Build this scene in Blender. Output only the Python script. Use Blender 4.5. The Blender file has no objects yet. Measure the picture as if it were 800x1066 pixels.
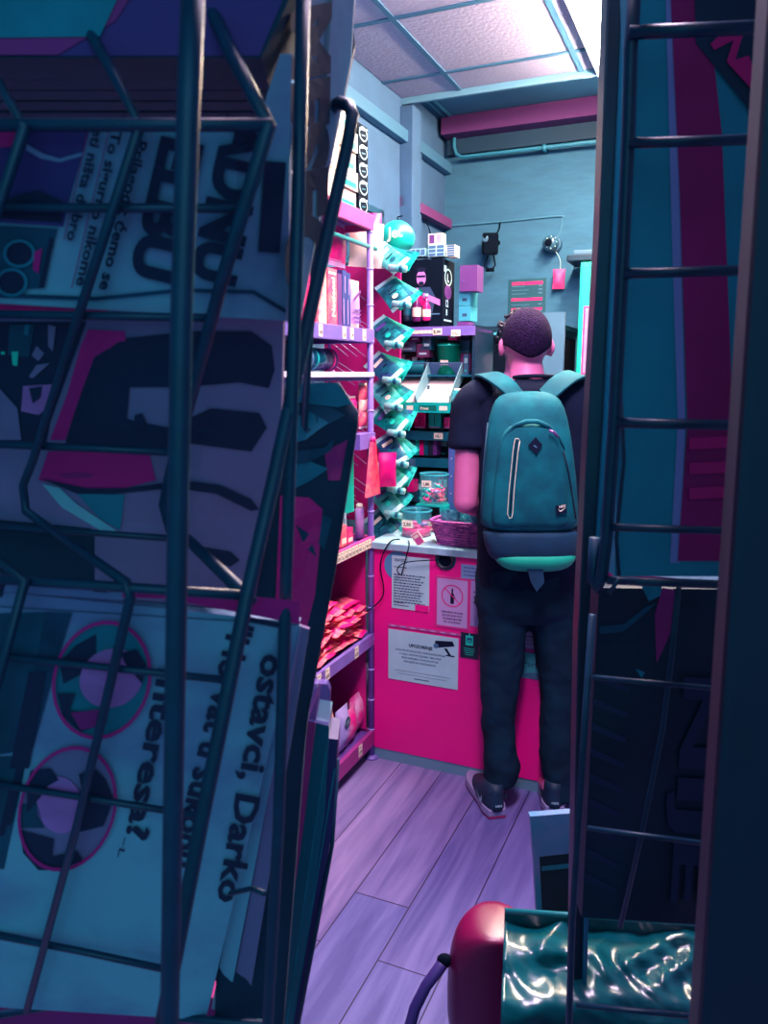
import bpy, bmesh, math, random
from mathutils import Vector, Matrix, noise
from mathutils.geometry import tessellate_polygon

# ------------------------------------------------------------------ camera, light, exposure
scene = bpy.context.scene
COL = scene.collection
F = 800.0; HZ = 390.0; H = 1.5
PIT = math.atan((533 - HZ) / F); CP, SP = math.cos(PIT), math.sin(PIT)
TH = math.radians(23.8)
cam_d = bpy.data.cameras.new('camera'); cam = bpy.data.objects.new('camera', cam_d); COL.objects.link(cam)
cam.location = (0, 0, H); cam.rotation_euler = (math.pi / 2 - PIT, 0, 0)
cam_d.sensor_fit = 'VERTICAL'; cam_d.sensor_height = 36.0; cam_d.lens = 36.0 * F / 1066.0
cam_d.clip_start = 0.02; cam_d.clip_end = 60
cam_d.dof.use_dof = True; cam_d.dof.focus_distance = 2.7; cam_d.dof.aperture_fstop = 14.0
scene.camera = cam
scene.view_settings.view_transform = 'Standard'; scene.view_settings.look = 'None'
scene.view_settings.gamma = 1.0; scene.view_settings.use_curve_mapping = False
scene.view_settings.exposure = 0.0

def lin(c):
    return tuple(((v / 255) / 12.92 if v / 255 <= 0.04045 else ((v / 255 + 0.055) / 1.055) ** 2.4) for v in c)

W = bpy.data.worlds.new('world'); scene.world = W; W.use_nodes = True
wb = W.node_tree.nodes['Background']; wb.inputs[0].default_value = (0.05, 0.40, 0.66, 1); wb.inputs[1].default_value = 0.55

def ray(x, y):
    a = (x - 400) / F; b = (533 - y) / F
    return (a, CP + b * SP, -SP + b * CP)
def atZ(x, y, z):
    r = ray(x, y); t = (z - H) / r[2]; return Vector((t * r[0], t * r[1], z))
def P(x, y, Y):
    r = ray(x, y); t = Y / r[1]; return Vector((t * r[0], Y, H + t * r[2]))
O = atZ(387, 788, 0)
CT, ST = math.cos(TH), math.sin(TH)
def room(u, v, z=0.0):
    return Vector((O.x + u * CT + v * ST, O.y - u * ST + v * CT, z))
def toroom(p):
    dx, dy = p[0] - O.x, p[1] - O.y
    return (dx * CT - dy * ST, dx * ST + dy * CT, p[2])
def onu(x, y, u):
    r = ray(x, y); t = (u + O.x * CT - O.y * ST) / (r[0] * CT - r[1] * ST)
    return toroom((t * r[0], t * r[1], H + t * r[2]))
def onv(x, y, v):
    r = ray(x, y); t = (v + O.x * ST + O.y * CT) / (r[0] * ST + r[1] * CT)
    return toroom((t * r[0], t * r[1], H + t * r[2]))

def area(name, loc, rot, sx, sy, power, color):
    l = bpy.data.lights.new(name, 'AREA'); l.shape = 'RECTANGLE'; l.size = sx; l.size_y = sy
    l.energy = power; l.color = color
    o = bpy.data.objects.new(name, l); COL.objects.link(o); o.location = loc; o.rotation_euler = rot
    return o
# area light added at the open front behind the camera, brightening the foreground racks
area('front_fill_light', (0.3, -1.6, 2.3), (math.radians(68), 0, 0), 2.2, 1.6, 17, (0.17, 0.60, 0.88))
# the ceiling lamp's downward light, then two added fills without fixtures, till and aisle
area('ceiling_tube_light', room(0.62, -0.1, 2.76), (0, 0, -TH), 0.3, 1.1, 30, (1.0, 0.80, 0.92))
area('till_fill_light', room(0.45, .15, 2.79), (0, 0, -TH), 0.5, 0.4, 13, (0.55, 0.95, 0.95))
area('aisle_fill_light', room(0.9, -1.35, 2.79), (math.radians(18), 0, -TH), 0.3, 1.0, 74, (0.95, 0.72, 1.0))

# ------------------------------------------------------------------ materials
MATS = {}
def mat(name, rgb, rough=0.6, metal=0.0, var=0.0, scale=20, bump=0.0, emit=None, es=1.0, rgb2=None, alpha=None, spec=None, stretch=None):
    if name in MATS: return MATS[name]
    m = bpy.data.materials.new(name); m.use_nodes = True; nt = m.node_tree; b = nt.nodes['Principled BSDF']
    c = lin(rgb); b.inputs['Base Color'].default_value = (*c, 1); b.inputs['Roughness'].default_value = rough
    b.inputs['Metallic'].default_value = metal
    if spec is not None: b.inputs['Specular IOR Level'].default_value = spec
    if var or bump or rgb2:
        tc = nt.nodes.new('ShaderNodeTexCoord'); mp = nt.nodes.new('ShaderNodeMapping')
        if stretch: mp.inputs['Scale'].default_value = stretch
        nt.links.new(tc.outputs['Object'], mp.inputs['Vector'])
        n = nt.nodes.new('ShaderNodeTexNoise'); n.inputs['Scale'].default_value = scale; n.inputs['Detail'].default_value = 5
        nt.links.new(mp.outputs[0], n.inputs['Vector'])
        if var or rgb2:
            r = nt.nodes.new('ShaderNodeValToRGB'); r.color_ramp.elements[0].position = 0.38; r.color_ramp.elements[1].position = 0.64
            c2 = lin(rgb2) if rgb2 else tuple(v * (1 - var) for v in c)
            r.color_ramp.elements[0].color = (*c2, 1)
            c1 = c if rgb2 else tuple(min(1, v * (1 + var * .5)) for v in c)
            r.color_ramp.elements[1].color = (*c1, 1)
            nt.links.new(n.outputs['Fac'], r.inputs[0]); nt.links.new(r.outputs[0], b.inputs['Base Color'])
        if bump:
            bp = nt.nodes.new('ShaderNodeBump'); bp.inputs['Strength'].default_value = bump; bp.inputs['Distance'].default_value = 0.01
            nt.links.new(n.outputs['Fac'], bp.inputs['Height']); nt.links.new(bp.outputs[0], b.inputs['Normal'])
    if emit:
        b.inputs['Emission Color'].default_value = (*lin(emit), 1); b.inputs['Emission Strength'].default_value = es
    if alpha is not None:
        b.inputs['Alpha'].default_value = alpha
    MATS[name] = m; return m

def glassy(name, rgb, a=0.25, rough=0.05):
    """thin clear plastic: mostly see-through with a tinted glossy share"""
    if name in MATS: return MATS[name]
    m = bpy.data.materials.new(name); m.use_nodes = True; nt = m.node_tree
    for n in list(nt.nodes): nt.nodes.remove(n)
    out = nt.nodes.new('ShaderNodeOutputMaterial'); mix = nt.nodes.new('ShaderNodeMixShader')
    tr = nt.nodes.new('ShaderNodeBsdfTransparent'); pr = nt.nodes.new('ShaderNodeBsdfPrincipled')
    pr.inputs['Base Color'].default_value = (*lin(rgb), 1); pr.inputs['Roughness'].default_value = rough
    mix.inputs[0].default_value = a
    nt.links.new(tr.outputs[0], mix.inputs[1]); nt.links.new(pr.outputs[0], mix.inputs[2]); nt.links.new(mix.outputs[0], out.inputs[0])
    MATS[name] = m; return m

magenta = mat('magenta_laminate', (246, 0, 134), 0.5, var=0.06, scale=3)
magenta_d = mat('magenta_board', (214, 0, 120), 0.6, var=0.15, scale=4)
pinkrail = mat('pink_rail', (205, 60, 140), 0.5, var=0.25, scale=12)
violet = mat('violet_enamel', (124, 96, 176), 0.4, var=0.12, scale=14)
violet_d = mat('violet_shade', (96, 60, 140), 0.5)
tealwall = mat('painted_wall', (60, 98, 138), 0.85, var=0.10, scale=5, bump=0.25)
brickwall = mat('painted_brick_wall', (50, 104, 136), 0.85, var=0.10, scale=6, bump=0.5, stretch=(1, 1, 3))
tileM = mat('ceiling_tile', (166, 160, 194), 0.9, var=0.07, scale=60, bump=0.3)
gridM = mat('ceiling_grid', (56, 104, 140), 0.5)
navy = mat('navy_black', (12, 32, 52), 0.5, var=0.2, scale=30)
navy_m = mat('navy_paint_metal', (10, 46, 68), 0.36, metal=0.0, var=0.2, scale=40)
wireM = mat('coated_wire', (10, 52, 78), 0.42, metal=0.0, var=0.15, scale=60)
black = mat('soft_black', (3, 14, 30), 0.85, spec=.08)
cream = mat('cream_card', (238, 222, 196), 0.7)
whiteT = mat('pale_teal_paper', (170, 208, 210), 0.75, var=0.06, scale=12)
teal = mat('teal_pack', (0, 168, 158), 0.35)
tealL = mat('bright_teal', (20, 214, 180), 0.4)
tealD = mat('deep_teal', (0, 84, 104), 0.4)
greenM = mat('green_tin', (0, 130, 100), 0.28, metal=0.5)
pink = mat('hot_pink_pack', (240, 16, 120), 0.35, rgb2=(205, 0, 110), scale=30)
salmon = mat('salmon_pack', (246, 120, 120), 0.45, rgb2=(238, 60, 110), scale=40)
peach = mat('peach_pack', (244, 196, 170), 0.5, rgb2=(230, 120, 140), scale=35)
lilac = mat('lilac_pack', (170, 130, 200), 0.45, rgb2=(215, 150, 200), scale=25)
purpleM = mat('purple_card', (92, 36, 108), 0.6)
ink = mat('printing_ink', (8, 18, 46), 0.7, spec=.2)
inkT = mat('sign_ink', (30, 60, 90), 0.6)
grey = mat('grey_blue', (70, 110, 140), 0.5)
clear = glassy('clear_plastic', (90, 190, 200), 0.22)
clearL = glassy('clear_lilac_plastic', (140, 120, 200), 0.45, 0.2)

# ------------------------------------------------------------------ mesh building
class MB:
    def __init__(s): s.v = []; s.f = []; s.mi = []; s.mats = []
    def m(s, mt):
        if mt not in s.mats: s.mats.append(mt)
        return s.mats.index(mt)
    def add(s, vs, fs, mt):
        o = len(s.v); s.v += [Vector(q) for q in vs]; k = s.m(mt)
        for f in fs: s.f.append([i + o for i in f]); s.mi.append(k)
        return s
    def box(s, x0, x1, y0, y1, z0, z1, mt, rot=None, piv=None):
        vs = [Vector((x, y, z)) for x in (x0, x1) for y in (y0, y1) for z in (z0, z1)]
        if rot is not None:
            c = Vector(piv) if piv else Vector(((x0 + x1) / 2, (y0 + y1) / 2, (z0 + z1) / 2))
            vs = [rot @ (q - c) + c for q in vs]
        return s.add(vs, [(0, 1, 3, 2), (4, 6, 7, 5), (0, 4, 5, 1), (2, 3, 7, 6), (0, 2, 6, 4), (1, 5, 7, 3)], mt)
    def tube(s, pts, r, mt, n=8, flat=None):
        pts = [Vector(q) for q in pts]; rs = r if isinstance(r, (list, tuple)) else [r] * len(pts)
        vs = []; fs = []; prev = None
        for i, q in enumerate(pts):
            t = (pts[min(i + 1, len(pts) - 1)] - pts[max(i - 1, 0)]).normalized()
            if prev is None:
                a = Vector((0, 0, 1)) if abs(t.z) < 0.9 else Vector((1, 0, 0)); nx = t.cross(a).normalized()
            else:
                nx = (prev - t * prev.dot(t)).normalized()
            prev = nx; ny = t.cross(nx)
            for k in range(n):
                a = 2 * math.pi * k / n; vs.append(q + (nx * math.cos(a) + ny * math.sin(a)) * rs[i])
        for i in range(len(pts) - 1):
            for k in range(n):
                k2 = (k + 1) % n; fs.append((i * n + k, i * n + k2, (i + 1) * n + k2, (i + 1) * n + k))
        fs.append(tuple(range(n))[::-1]); fs.append(tuple((len(pts) - 1) * n + k for k in range(n)))
        return s.add(vs, fs, mt)
    def loft(s, rings, mt, n=20, cap=True):
        """rings: (center, rx, ry[, tilt Matrix]) ellipses in xy"""
        vs = []; fs = []
        for rg in rings:
            c = Vector(rg[0]); rot = rg[3] if len(rg) > 3 else None; e = rg[4] if len(rg) > 4 else 2.0
            for k in range(n):
                a = 2 * math.pi * k / n; ca, sa = math.cos(a), math.sin(a)
                q = Vector((math.copysign(abs(ca) ** (2 / e), ca) * rg[1], math.copysign(abs(sa) ** (2 / e), sa) * rg[2], 0))
                if rot is not None: q = rot @ q
                vs.append(c + q)
        for i in range(len(rings) - 1):
            for k in range(n):
                k2 = (k + 1) % n; fs.append((i * n + k, i * n + k2, (i + 1) * n + k2, (i + 1) * n + k))
        if cap: fs.append(tuple(range(n))[::-1]); fs.append(tuple((len(rings) - 1) * n + k for k in range(n)))
        return s.add(vs, fs, mt)
    def lathe(s, prof, mt, n=20, c=(0, 0, 0), M=None, cap=True):
        vs = []; fs = []
        for r, z in prof:
            for k in range(n):
                a = 2 * math.pi * k / n; q = Vector((r * math.cos(a), r * math.sin(a), z))
                if M is not None: q = M @ q
                vs.append(q + Vector(c))
        for i in range(len(prof) - 1):
            for k in range(n):
                k2 = (k + 1) % n; fs.append((i * n + k, i * n + k2, (i + 1) * n + k2, (i + 1) * n + k))
        if cap: fs.append(tuple(range(n))[::-1]); fs.append(tuple((len(prof) - 1) * n + k for k in range(n)))
        return s.add(vs, fs, mt)
    def ball(s, c, rx, ry, rz, mt, n=16, m=10, M=None):
        prof = []
        vs = []; fs = []
        for i in range(m + 1):
            ph = math.pi * (i / m) * 0.996 + 0.006
            for k in range(n):
                a = 2 * math.pi * k / n
                q = Vector((math.sin(ph) * math.cos(a) * rx, math.sin(ph) * math.sin(a) * ry, math.cos(ph) * rz))
                if M is not None: q = M @ q
                vs.append(q + Vector(c))
        for i in range(m):
            for k in range(n):
                k2 = (k + 1) % n; fs.append((i * n + k, (i + 1) * n + k, (i + 1) * n + k2, i * n + k2))
        fs.append(tuple(range(n))); fs.append(tuple(m * n + k for k in range(n))[::-1])
        return s.add(vs, fs, mt)
    def pillow(s, w, h, d, mt, M, seed=0, crimp=None, nx=10, nz=10, crum=0.15):
        """snack bag standing on its bottom edge: width x, height z, depth y; M places it"""
        rnd = random.Random(seed); off = Vector((rnd.random() * 9, rnd.random() * 9, 0))
        vs = []; fs = []
        for side in (1, -1):
            for j in range(nz + 1):
                for i in range(nx + 1):
                    a = i / nx; b = j / nz
                    th = (math.sin(math.pi * a) ** 0.5) * (math.sin(math.pi * min(max((b - .08) / .84, 0), 1)) ** 0.5)
                    nn = noise.noise(Vector((a * 3, b * 3, side)) + off) * crum
                    pinch = 1 - 0.06 * math.sin(math.pi * b)
                    q = Vector(((a - .5) * w * pinch, -side * d / 2 * (th + nn * th), b * h + nn * .04 * h))
                    vs.append(M @ q)
        N = (nx + 1) * (nz + 1)
        for j in range(nz):
            for i in range(nx):
                p = j * (nx + 1) + i
                fs.append((p, p + 1, p + nx + 2, p + nx + 1)); fs.append((N + p, N + p + nx + 1, N + p + nx + 2, N + p + 1))
        s.add(vs, fs, mt)
        if crimp:
            k = s.m(crimp); base = len(s.f) - len(fs)
            for idx in range(len(fs)):
                j = (idx // 2) // nx
                if j in (0, nz - 1): s.mi[base + idx] = k
        return s
    def build(s, name, parent=None, smooth=False, bevel=0, label=None, solid=0, sub=0, inv=True):
        me = bpy.data.meshes.new(name)
        off = Vector((0, 0, 0))
        me.from_pydata([tuple(q) for q in s.v], [], s.f)
        for mt in s.mats: me.materials.append(mt)
        for p, k in zip(me.polygons, s.mi): p.material_index = k; p.use_smooth = smooth
        me.update()
        o = bpy.data.objects.new(name, me); COL.objects.link(o)
        if parent is not None: o.parent = parent
        if bevel:
            b = o.modifiers.new('bevel', 'BEVEL'); b.width = bevel; b.segments = 2; b.limit_method = 'ANGLE'; b.angle_limit = math.radians(50)
        if solid:
            d = o.modifiers.new('solid', 'SOLIDIFY'); d.thickness = solid; d.offset = 0
        if sub:
            d = o.modifiers.new('sub', 'SUBSURF'); d.levels = sub; d.render_levels = sub
        if label: o['label'] = label
        return o

def tag(o, label, cat, group=None, kind=None):
    o['label'] = label; o['category'] = cat
    if group: o['group'] = group
    if kind: o['kind'] = kind
    return o
def struct(o): o['kind'] = 'structure'; return o
def empty(name, loc=(0, 0, 0), rz=0.0):
    o = bpy.data.objects.new(name, None); COL.objects.link(o); o.location = loc; o.rotation_euler = (0, 0, rz); o.empty_display_size = .05
    return o
def thing(name, loc, rz, label, cat, group=None):
    return tag(empty(name, loc, rz), label, cat, group)
def rthing(name, u, v, z, label, cat, group=None, rz=0.0):
    return thing(name, room(u, v, z), -TH + rz, label, cat, group)
def move_origin(o, loc, rz=0.0):
    o.location = loc; o.rotation_euler = (0, 0, rz); return o
def kids(o): return [c for c in bpy.data.objects if c.parent == o]
def copy_tree(o, loc=None, rz=None, label=None, parent=None, group=None):
    c = o.copy(); COL.objects.link(c)
    if parent is not None: c.parent = parent
    if loc is not None: c.location = loc
    if rz is not None: c.rotation_euler = (0, 0, rz)
    if label: c['label'] = label
    if group: c['group'] = group
    for ch in kids(o):
        copy_tree(ch, parent=c)
    return c
def bake(o, remesh=0, smooth_it=0):
    """replace the object's mesh by its evaluated result"""
    if remesh:
        r = o.modifiers.new('r', 'REMESH'); r.mode = 'VOXEL'; r.voxel_size = remesh; r.use_smooth_shade = True
    if smooth_it:
        q = o.modifiers.new('s', 'SMOOTH'); q.iterations = smooth_it; q.factor = 0.5
    dg = bpy.context.evaluated_depsgraph_get(); dg.update()
    me = bpy.data.meshes.new_from_object(o.evaluated_get(dg)); o.modifiers.clear(); o.data = me
    return o

_tc = {}
def text2d(s, bold=0.0):
    k = (s, bold)
    if k in _tc: return _tc[k]
    cu = bpy.data.curves.new('t', 'FONT'); cu.body = s; cu.size = 1.0; cu.resolution_u = 5 if bold > .04 else 2; cu.offset = bold
    ob = bpy.data.objects.new('t', cu); COL.objects.link(ob)
    dg = bpy.context.evaluated_depsgraph_get(); dg.update()
    me = bpy.data.meshes.new_from_object(ob.evaluated_get(dg))
    vs = [(q.co.x, q.co.y) for q in me.vertices]; fs = [tuple(p.vertices) for p in me.polygons]
    w = max([q[0] for q in vs] + [0.01])
    bpy.data.objects.remove(ob); bpy.data.curves.remove(cu); bpy.data.meshes.remove(me)
    _tc[k] = (vs, fs, w); return _tc[k]
class Face:
    """a flat print area: origin o, unit axes ex (right), ey (up), n = towards the reader"""
    def __init__(s, mb, o, ex, ey, lift=0.0006):
        s.mb = mb; s.o = Vector(o); s.ex = Vector(ex).normalized(); s.ey = Vector(ey).normalized(); s.n = s.ex.cross(s.ey); s.lift = lift; s.k = 1
    def pt(s, x, y, k=None): return s.o + s.ex * x + s.ey * y + s.n * s.lift * (k or s.k)
    def rect(s, x0, y0, x1, y1, mt, k=None):
        s.mb.add([s.pt(x0, y0, k), s.pt(x1, y0, k), s.pt(x1, y1, k), s.pt(x0, y1, k)], [(0, 1, 2, 3)], mt)
    def poly(s, pts, mt, k=None): s.mb.add([s.pt(a, b, k) for a, b in pts], [tuple(range(len(pts)))], mt)
    def disc(s, cx, cy, rx, ry, mt, k=None, n=24): s.poly([(cx + rx * math.cos(2 * math.pi * i / n), cy + ry * math.sin(2 * math.pi * i / n)) for i in range(n)], mt, k)
    def ring(s, cx, cy, rx, ry, w, mt, k=None, n=28):
        a = []; 
        for i in range(n):
            c, q = math.cos(2 * math.pi * i / n), math.sin(2 * math.pi * i / n)
            a += [s.pt(cx + rx * c, cy + ry * q, k), s.pt(cx + (rx - w) * c, cy + (ry - w) * q, k)]
        s.mb.add(a, [(2 * i, (2 * i + 2) % (2 * n), (2 * i + 3) % (2 * n), 2 * i + 1) for i in range(n)], mt)
    def text(s, t, x, y, size, mt, w=None, bold=0.0, k=None, cx=False):
        vs, fs, tw = text2d(t, bold); sx = size if w is None else w / tw
        if cx: x -= tw * sx / 2
        s.mb.add([s.pt(x + a * sx, y + b * size, k) for a, b in vs], fs, mt)

# ------------------------------------------------------------------ room shell
UL, VB, ZC = -0.45, 2.05, 2.9
UR = 2.3
def rbox(name, u0, u1, v0, v1, z0, z1, mt, bevel=0):
    m = MB(); m.box(0, u1 - u0, 0, v1 - v0, 0, z1 - z0, mt)
    o = m.build(name, bevel=bevel); return move_origin(o, room(u0, v0, z0), -TH)

def floor_mat():
    m = bpy.data.materials.new('plank_floor'); m.use_nodes = True; nt = m.node_tree; b = nt.nodes['Principled BSDF']
    tc = nt.nodes.new('ShaderNodeTexCoord'); mp = nt.nodes.new('ShaderNodeMapping')
    mp.inputs['Rotation'].default_value = (0, 0, math.pi / 2)
    nt.links.new(tc.outputs['Object'], mp.inputs['Vector'])
    br = nt.nodes.new('ShaderNodeTexBrick'); br.inputs['Scale'].default_value = 1.0
    br.inputs['Brick Width'].default_value = 1.28; br.inputs['Row Height'].default_value = 0.17; br.inputs['Mortar Size'].default_value = 0.002
    br.inputs['Mortar Smooth'].default_value = 0.1
    br.offset = 0.83; br.inputs['Color1'].default_value = (*lin((108, 104, 166)), 1); br.inputs['Color2'].default_value = (*lin((142, 118, 168)), 1)
    br.inputs['Mortar'].default_value = (*lin((40, 22, 66)), 1)
    nt.links.new(mp.outputs[0], br.inputs['Vector'])
    mp2 = nt.nodes.new('ShaderNodeMapping'); mp2.inputs['Scale'].default_value = (7, .6, 1)
    nt.links.new(tc.outputs['Object'], mp2.inputs['Vector'])
    n = nt.nodes.new('ShaderNodeTexNoise'); n.inputs['Scale'].default_value = 2.6; n.inputs['Detail'].default_value = 9; n.inputs['Distortion'].default_value = 1.0
    nt.links.new(mp2.outputs[0], n.inputs['Vector'])
    r = nt.nodes.new('ShaderNodeValToRGB'); r.color_ramp.elements[0].position = .36; r.color_ramp.elements[1].position = .66
    r.color_ramp.elements[0].color = (.40, .40, .60, 1); r.color_ramp.elements[1].color = (1, 1, 1, 1)
    nt.links.new(n.outputs['Fac'], r.inputs[0])
    mx = nt.nodes.new('ShaderNodeMixRGB'); mx.blend_type = 'MULTIPLY'; mx.inputs[0].default_value = .85
    nt.links.new(br.outputs['Color'], mx.inputs[1]); nt.links.new(r.outputs[0], mx.inputs[2]); nt.links.new(mx.outputs[0], b.inputs['Base Color'])
    b.inputs['Roughness'].default_value = .55
    bp = nt.nodes.new('ShaderNodeBump'); bp.inputs['Strength'].default_value = .25; bp.inputs['Distance'].default_value = .004
    nt.links.new(n.outputs['Fac'], bp.inputs['Height']); nt.links.new(bp.outputs[0], b.inputs['Normal'])
    return m
fm = MB()
fm.box(-0.05 - 0.466 - .17 * 3, 2.6, -4.2, 2.2, -0.08, 0, floor_mat())
fl = fm.build('floor')
# object origin sits on a plank seam: u=0.466, v=-0.757
fl.data.transform(Matrix.Translation((-0.466, 0.757, 0))); move_origin(fl, room(0.466, -0.757, 0), -TH); struct(fl)

struct(rbox('wall_left', UL - 0.1, UL, -3.4, VB, 0, 3.1, tealwall))
struct(rbox('wall_back', UL - 0.1, UR + .1, VB, VB + 0.1, 0, 3.1, brickwall))
struct(rbox('wall_right', UR, UR + 0.1, -3.0, VB, 0, 3.1, tealwall))
# suspended ceiling of 0.6 m tiles, ends over the till; plaster ceiling beyond
ce = MB(); ce.box(0, UR - UL, 0, VB + 3.0, 0.0, 0.1, mat('ceiling_plaster', (40, 100, 138), 0.9, var=.1, scale=3))
struct(move_origin(ce.build('ceiling'), room(UL, -3.0, ZC + 0.06), -TH))
tl = MB()
u_lines = [-0.133 + 0.6 * k for k in range(-1, 5)]; v_lines = [1.12 - 0.61 * k for k in range(0, 7)]
VE = 1.36
vb_ = [VE] + v_lines
ub_ = [UL] + [u for u in u_lines if u > UL + .02] + [UR]
for i in range(len(vb_) - 1):
    for j in range(len(ub_) - 1):
        tl.box(ub_[j] + .004, ub_[j + 1] - .004, vb_[i + 1] + .004, vb_[i] - .004, ZC, ZC + .02, tileM)
for u in u_lines:
    if u > UL: tl.box(u - .012, u + .012, v_lines[-1], VE, ZC - .006, ZC + .004, gridM)
for v in v_lines: tl.box(UL, UR, v - .012, v + .012, ZC - .0055, ZC + .0045, gridM)
tl.box(UL, UR, VE, VE + .02, ZC - .03, ZC + .06, mat('fascia_paint', (90, 140, 170), .8))
o = tl.build('ceiling_tiles'); move_origin(o, room(0, 0, 0), -TH); o.name = 'trim_1'; struct(o)
# magenta beam, dark recess and the beam's ledge on the back wall
struct(rbox('trim_2', -0.42, UR, VB - .16, VB, 2.86, 2.955, mat('beam_paint', (82, 30, 96), .8)))
struct(rbox('trim_3', -0.42, UR, VB - .05, VB, 2.775, 2.86, mat('recess_paint', (6, 50, 78), .7)))
struct(rbox('baseboard_left', UL, UL + .012, -3.4, VB, 0, .08, navy))

# pipes under the beam: two conduits that turn up in the corner
t = rthing('ceiling_conduit', UL, VB, 0, 'pair of painted conduits bending round the upper back corner under the purple beam', 'pipe')
for k, (dz, dv, tp) in enumerate(((2.80, .035, 3.0), (2.75, .07, 3.0))):
    m = MB(); m.tube([(.05 + .03 * k, -dv, tp - .04), (.05 + .03 * k, -dv, dz + .06), (.065 + .03 * k, -dv, dz + .02), (.10 + .03 * k, -dv, dz), (2.7, -dv, dz)], .011, mat('conduit_paint', (40, 120, 150), .5))
    m.tube([(.05 + .03 * k, -dv, tp - .04), (.05 + .03 * k, -1.4 - dv, tp - .04)], .011, MATS['conduit_paint'])
    for q in (.6, 1.3): m.box(q, q + .02, -dv - .014, 0, dz - .014, dz + .014, MATS['conduit_paint'])
    m.build('pipe', t, smooth=True)
t = rthing('wall_pilaster', UL, 1.35, 0, 'painted boxed pipe chase running up the left wall behind the pink shelf', 'pipe chase')
m = MB(); m.box(0, .07, 0, .12, .9, 2.86, tealwall); m.box(.0, .035, .2, .23, .9, 2.86, tealwall); m.build('casing', t, bevel=.004)
m = MB(); m.box(0, .045, -1.0, .7, 2.68, 2.74, mat('tray_paint', (60, 110, 145), .6)); m.build('cable_tray', t, bevel=.004)

# ------------------------------------------------------------------ ceiling lamp
t = rthing('ceiling_lamp', 0.64, .58, 2.815, 'glowing ceiling tube lamp washing the tiles with cream light', 'lamp')
m = MB(); m.box(-.1, .1, -.65, .95, .045, .09, mat('lamp_body', (220, 220, 230), .5)); m.build('housing', t, bevel=.004)
m = MB(); m.loft([((0, -.62 + .0, .02), .06, .03, Matrix.Rotation(math.pi / 2, 3, 'X')), ((0, .92, .02), .06, .03, Matrix.Rotation(math.pi / 2, 3, 'X'))], mat('lamp_glow', (255, 236, 214), .5, emit=(255, 226, 196), es=210.0), n=16)
m.build('diffuser', t, smooth=True)

# ------------------------------------------------------------------ counter
CW = 2.2
t = rthing('sales_counter', 0, 0, 0, 'hot pink laminate shop counter with pale worktop behind the paper notices', 'counter')
m = MB(); m.box(0.012, CW, 0, .018, .045, .855, magenta); m.build('front_panel', t, bevel=.002)
m = MB(); m.box(0.012, .03, .018, .42, .045, .855, magenta_d); m.build('side_panel', t)
m = MB(); m.box(0.0, CW, -.018, .44, .855, .882, mat('worktop', (150, 190, 200), .35, var=.15, scale=30)); m.build('worktop', t, bevel=.003)
m = MB(); m.box(0.012, CW, .004, .03, 0, .045, mat('skirting_metal', (120, 165, 175), .3, metal=.4)); m.build('kickboard', t)
# bin hole (grommet) with its dark ring
m = MB(); f = Face(m, (0, 0, 0), (1, 0, 0), (0, 0, 1)); f.disc(0, 0, .034, .034, black, 1, 32); f.ring(0, 0, .040, .040, .007, tealD, 2)
m.tube([(.03 * math.cos(a), -.006 - .0, .03 * math.sin(a)) for a in [2 * math.pi * i / 20 for i in range(21)]], .006, navy, 6)
g = m.build('cable_grommet', t, label='round black cable outlet'); g.location = (.30, -.001, .838)

def notice(name, u0, z0, u1, z1, label, mt, draw, cat='notice', v=-0.0015):
    m = MB(); m.box(0, u1 - u0, -.0012, 0, 0, z1 - z0, mt)
    f = Face(m, (0, -.0012, 0), (1, 0, 0), (0, 0, 1), .0004); draw(f, u1 - u0, z1 - z0)
    o = m.build(name); tag(o, label, cat); move_origin(o, room(u0, v, z0), -TH); return o
def lines(f, x0, x1, y1, n, dy, mt, seed=0, size=.006):
    rnd = random.Random(seed)
    for i in range(n):
        e = x1 - rnd.random() * .25 * (x1 - x0); x = x0
        while x < e:
            w = .004 + rnd.random() * .010; f.rect(x, y1 - i * dy, min(x + w, e), y1 - i * dy + size, mt, 2); x += w + .0025
disc_ = MB(); Face(disc_, (0, 0, 0), (1, 0, 0), (0, 0, 1)).disc(0, 0, .056, .056, mat('sticker_teal', (70, 140, 175), .5), 1, 32)
move_origin(tag(disc_.build('round_sticker'), 'round blue sticker peeking out behind the long typed notice', 'sticker'), room(.112, -.0006, .795), -TH)
def d1(f, w, h):
    f.text('OBAVJEST', .008, h - .022, .016, inkT, w=.05, bold=.03)
    f.rect(.008, h - .045, .06, h - .042, inkT, 2); lines(f, .008, w - .01, h - .075, 11, .0105, inkT, 1, .0045)
    f.rect(w - .055, 0, w, .025, magenta, 3); f.rect(.008, .012, .07, .015, inkT, 2); f.rect(.008, .022, .05, .0245, inkT, 2)
notice('typed_notice', .088, .63, .238, .835, 'long typed paper notice taped under the counter edge beside the cable outlet', whiteT, d1)
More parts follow.
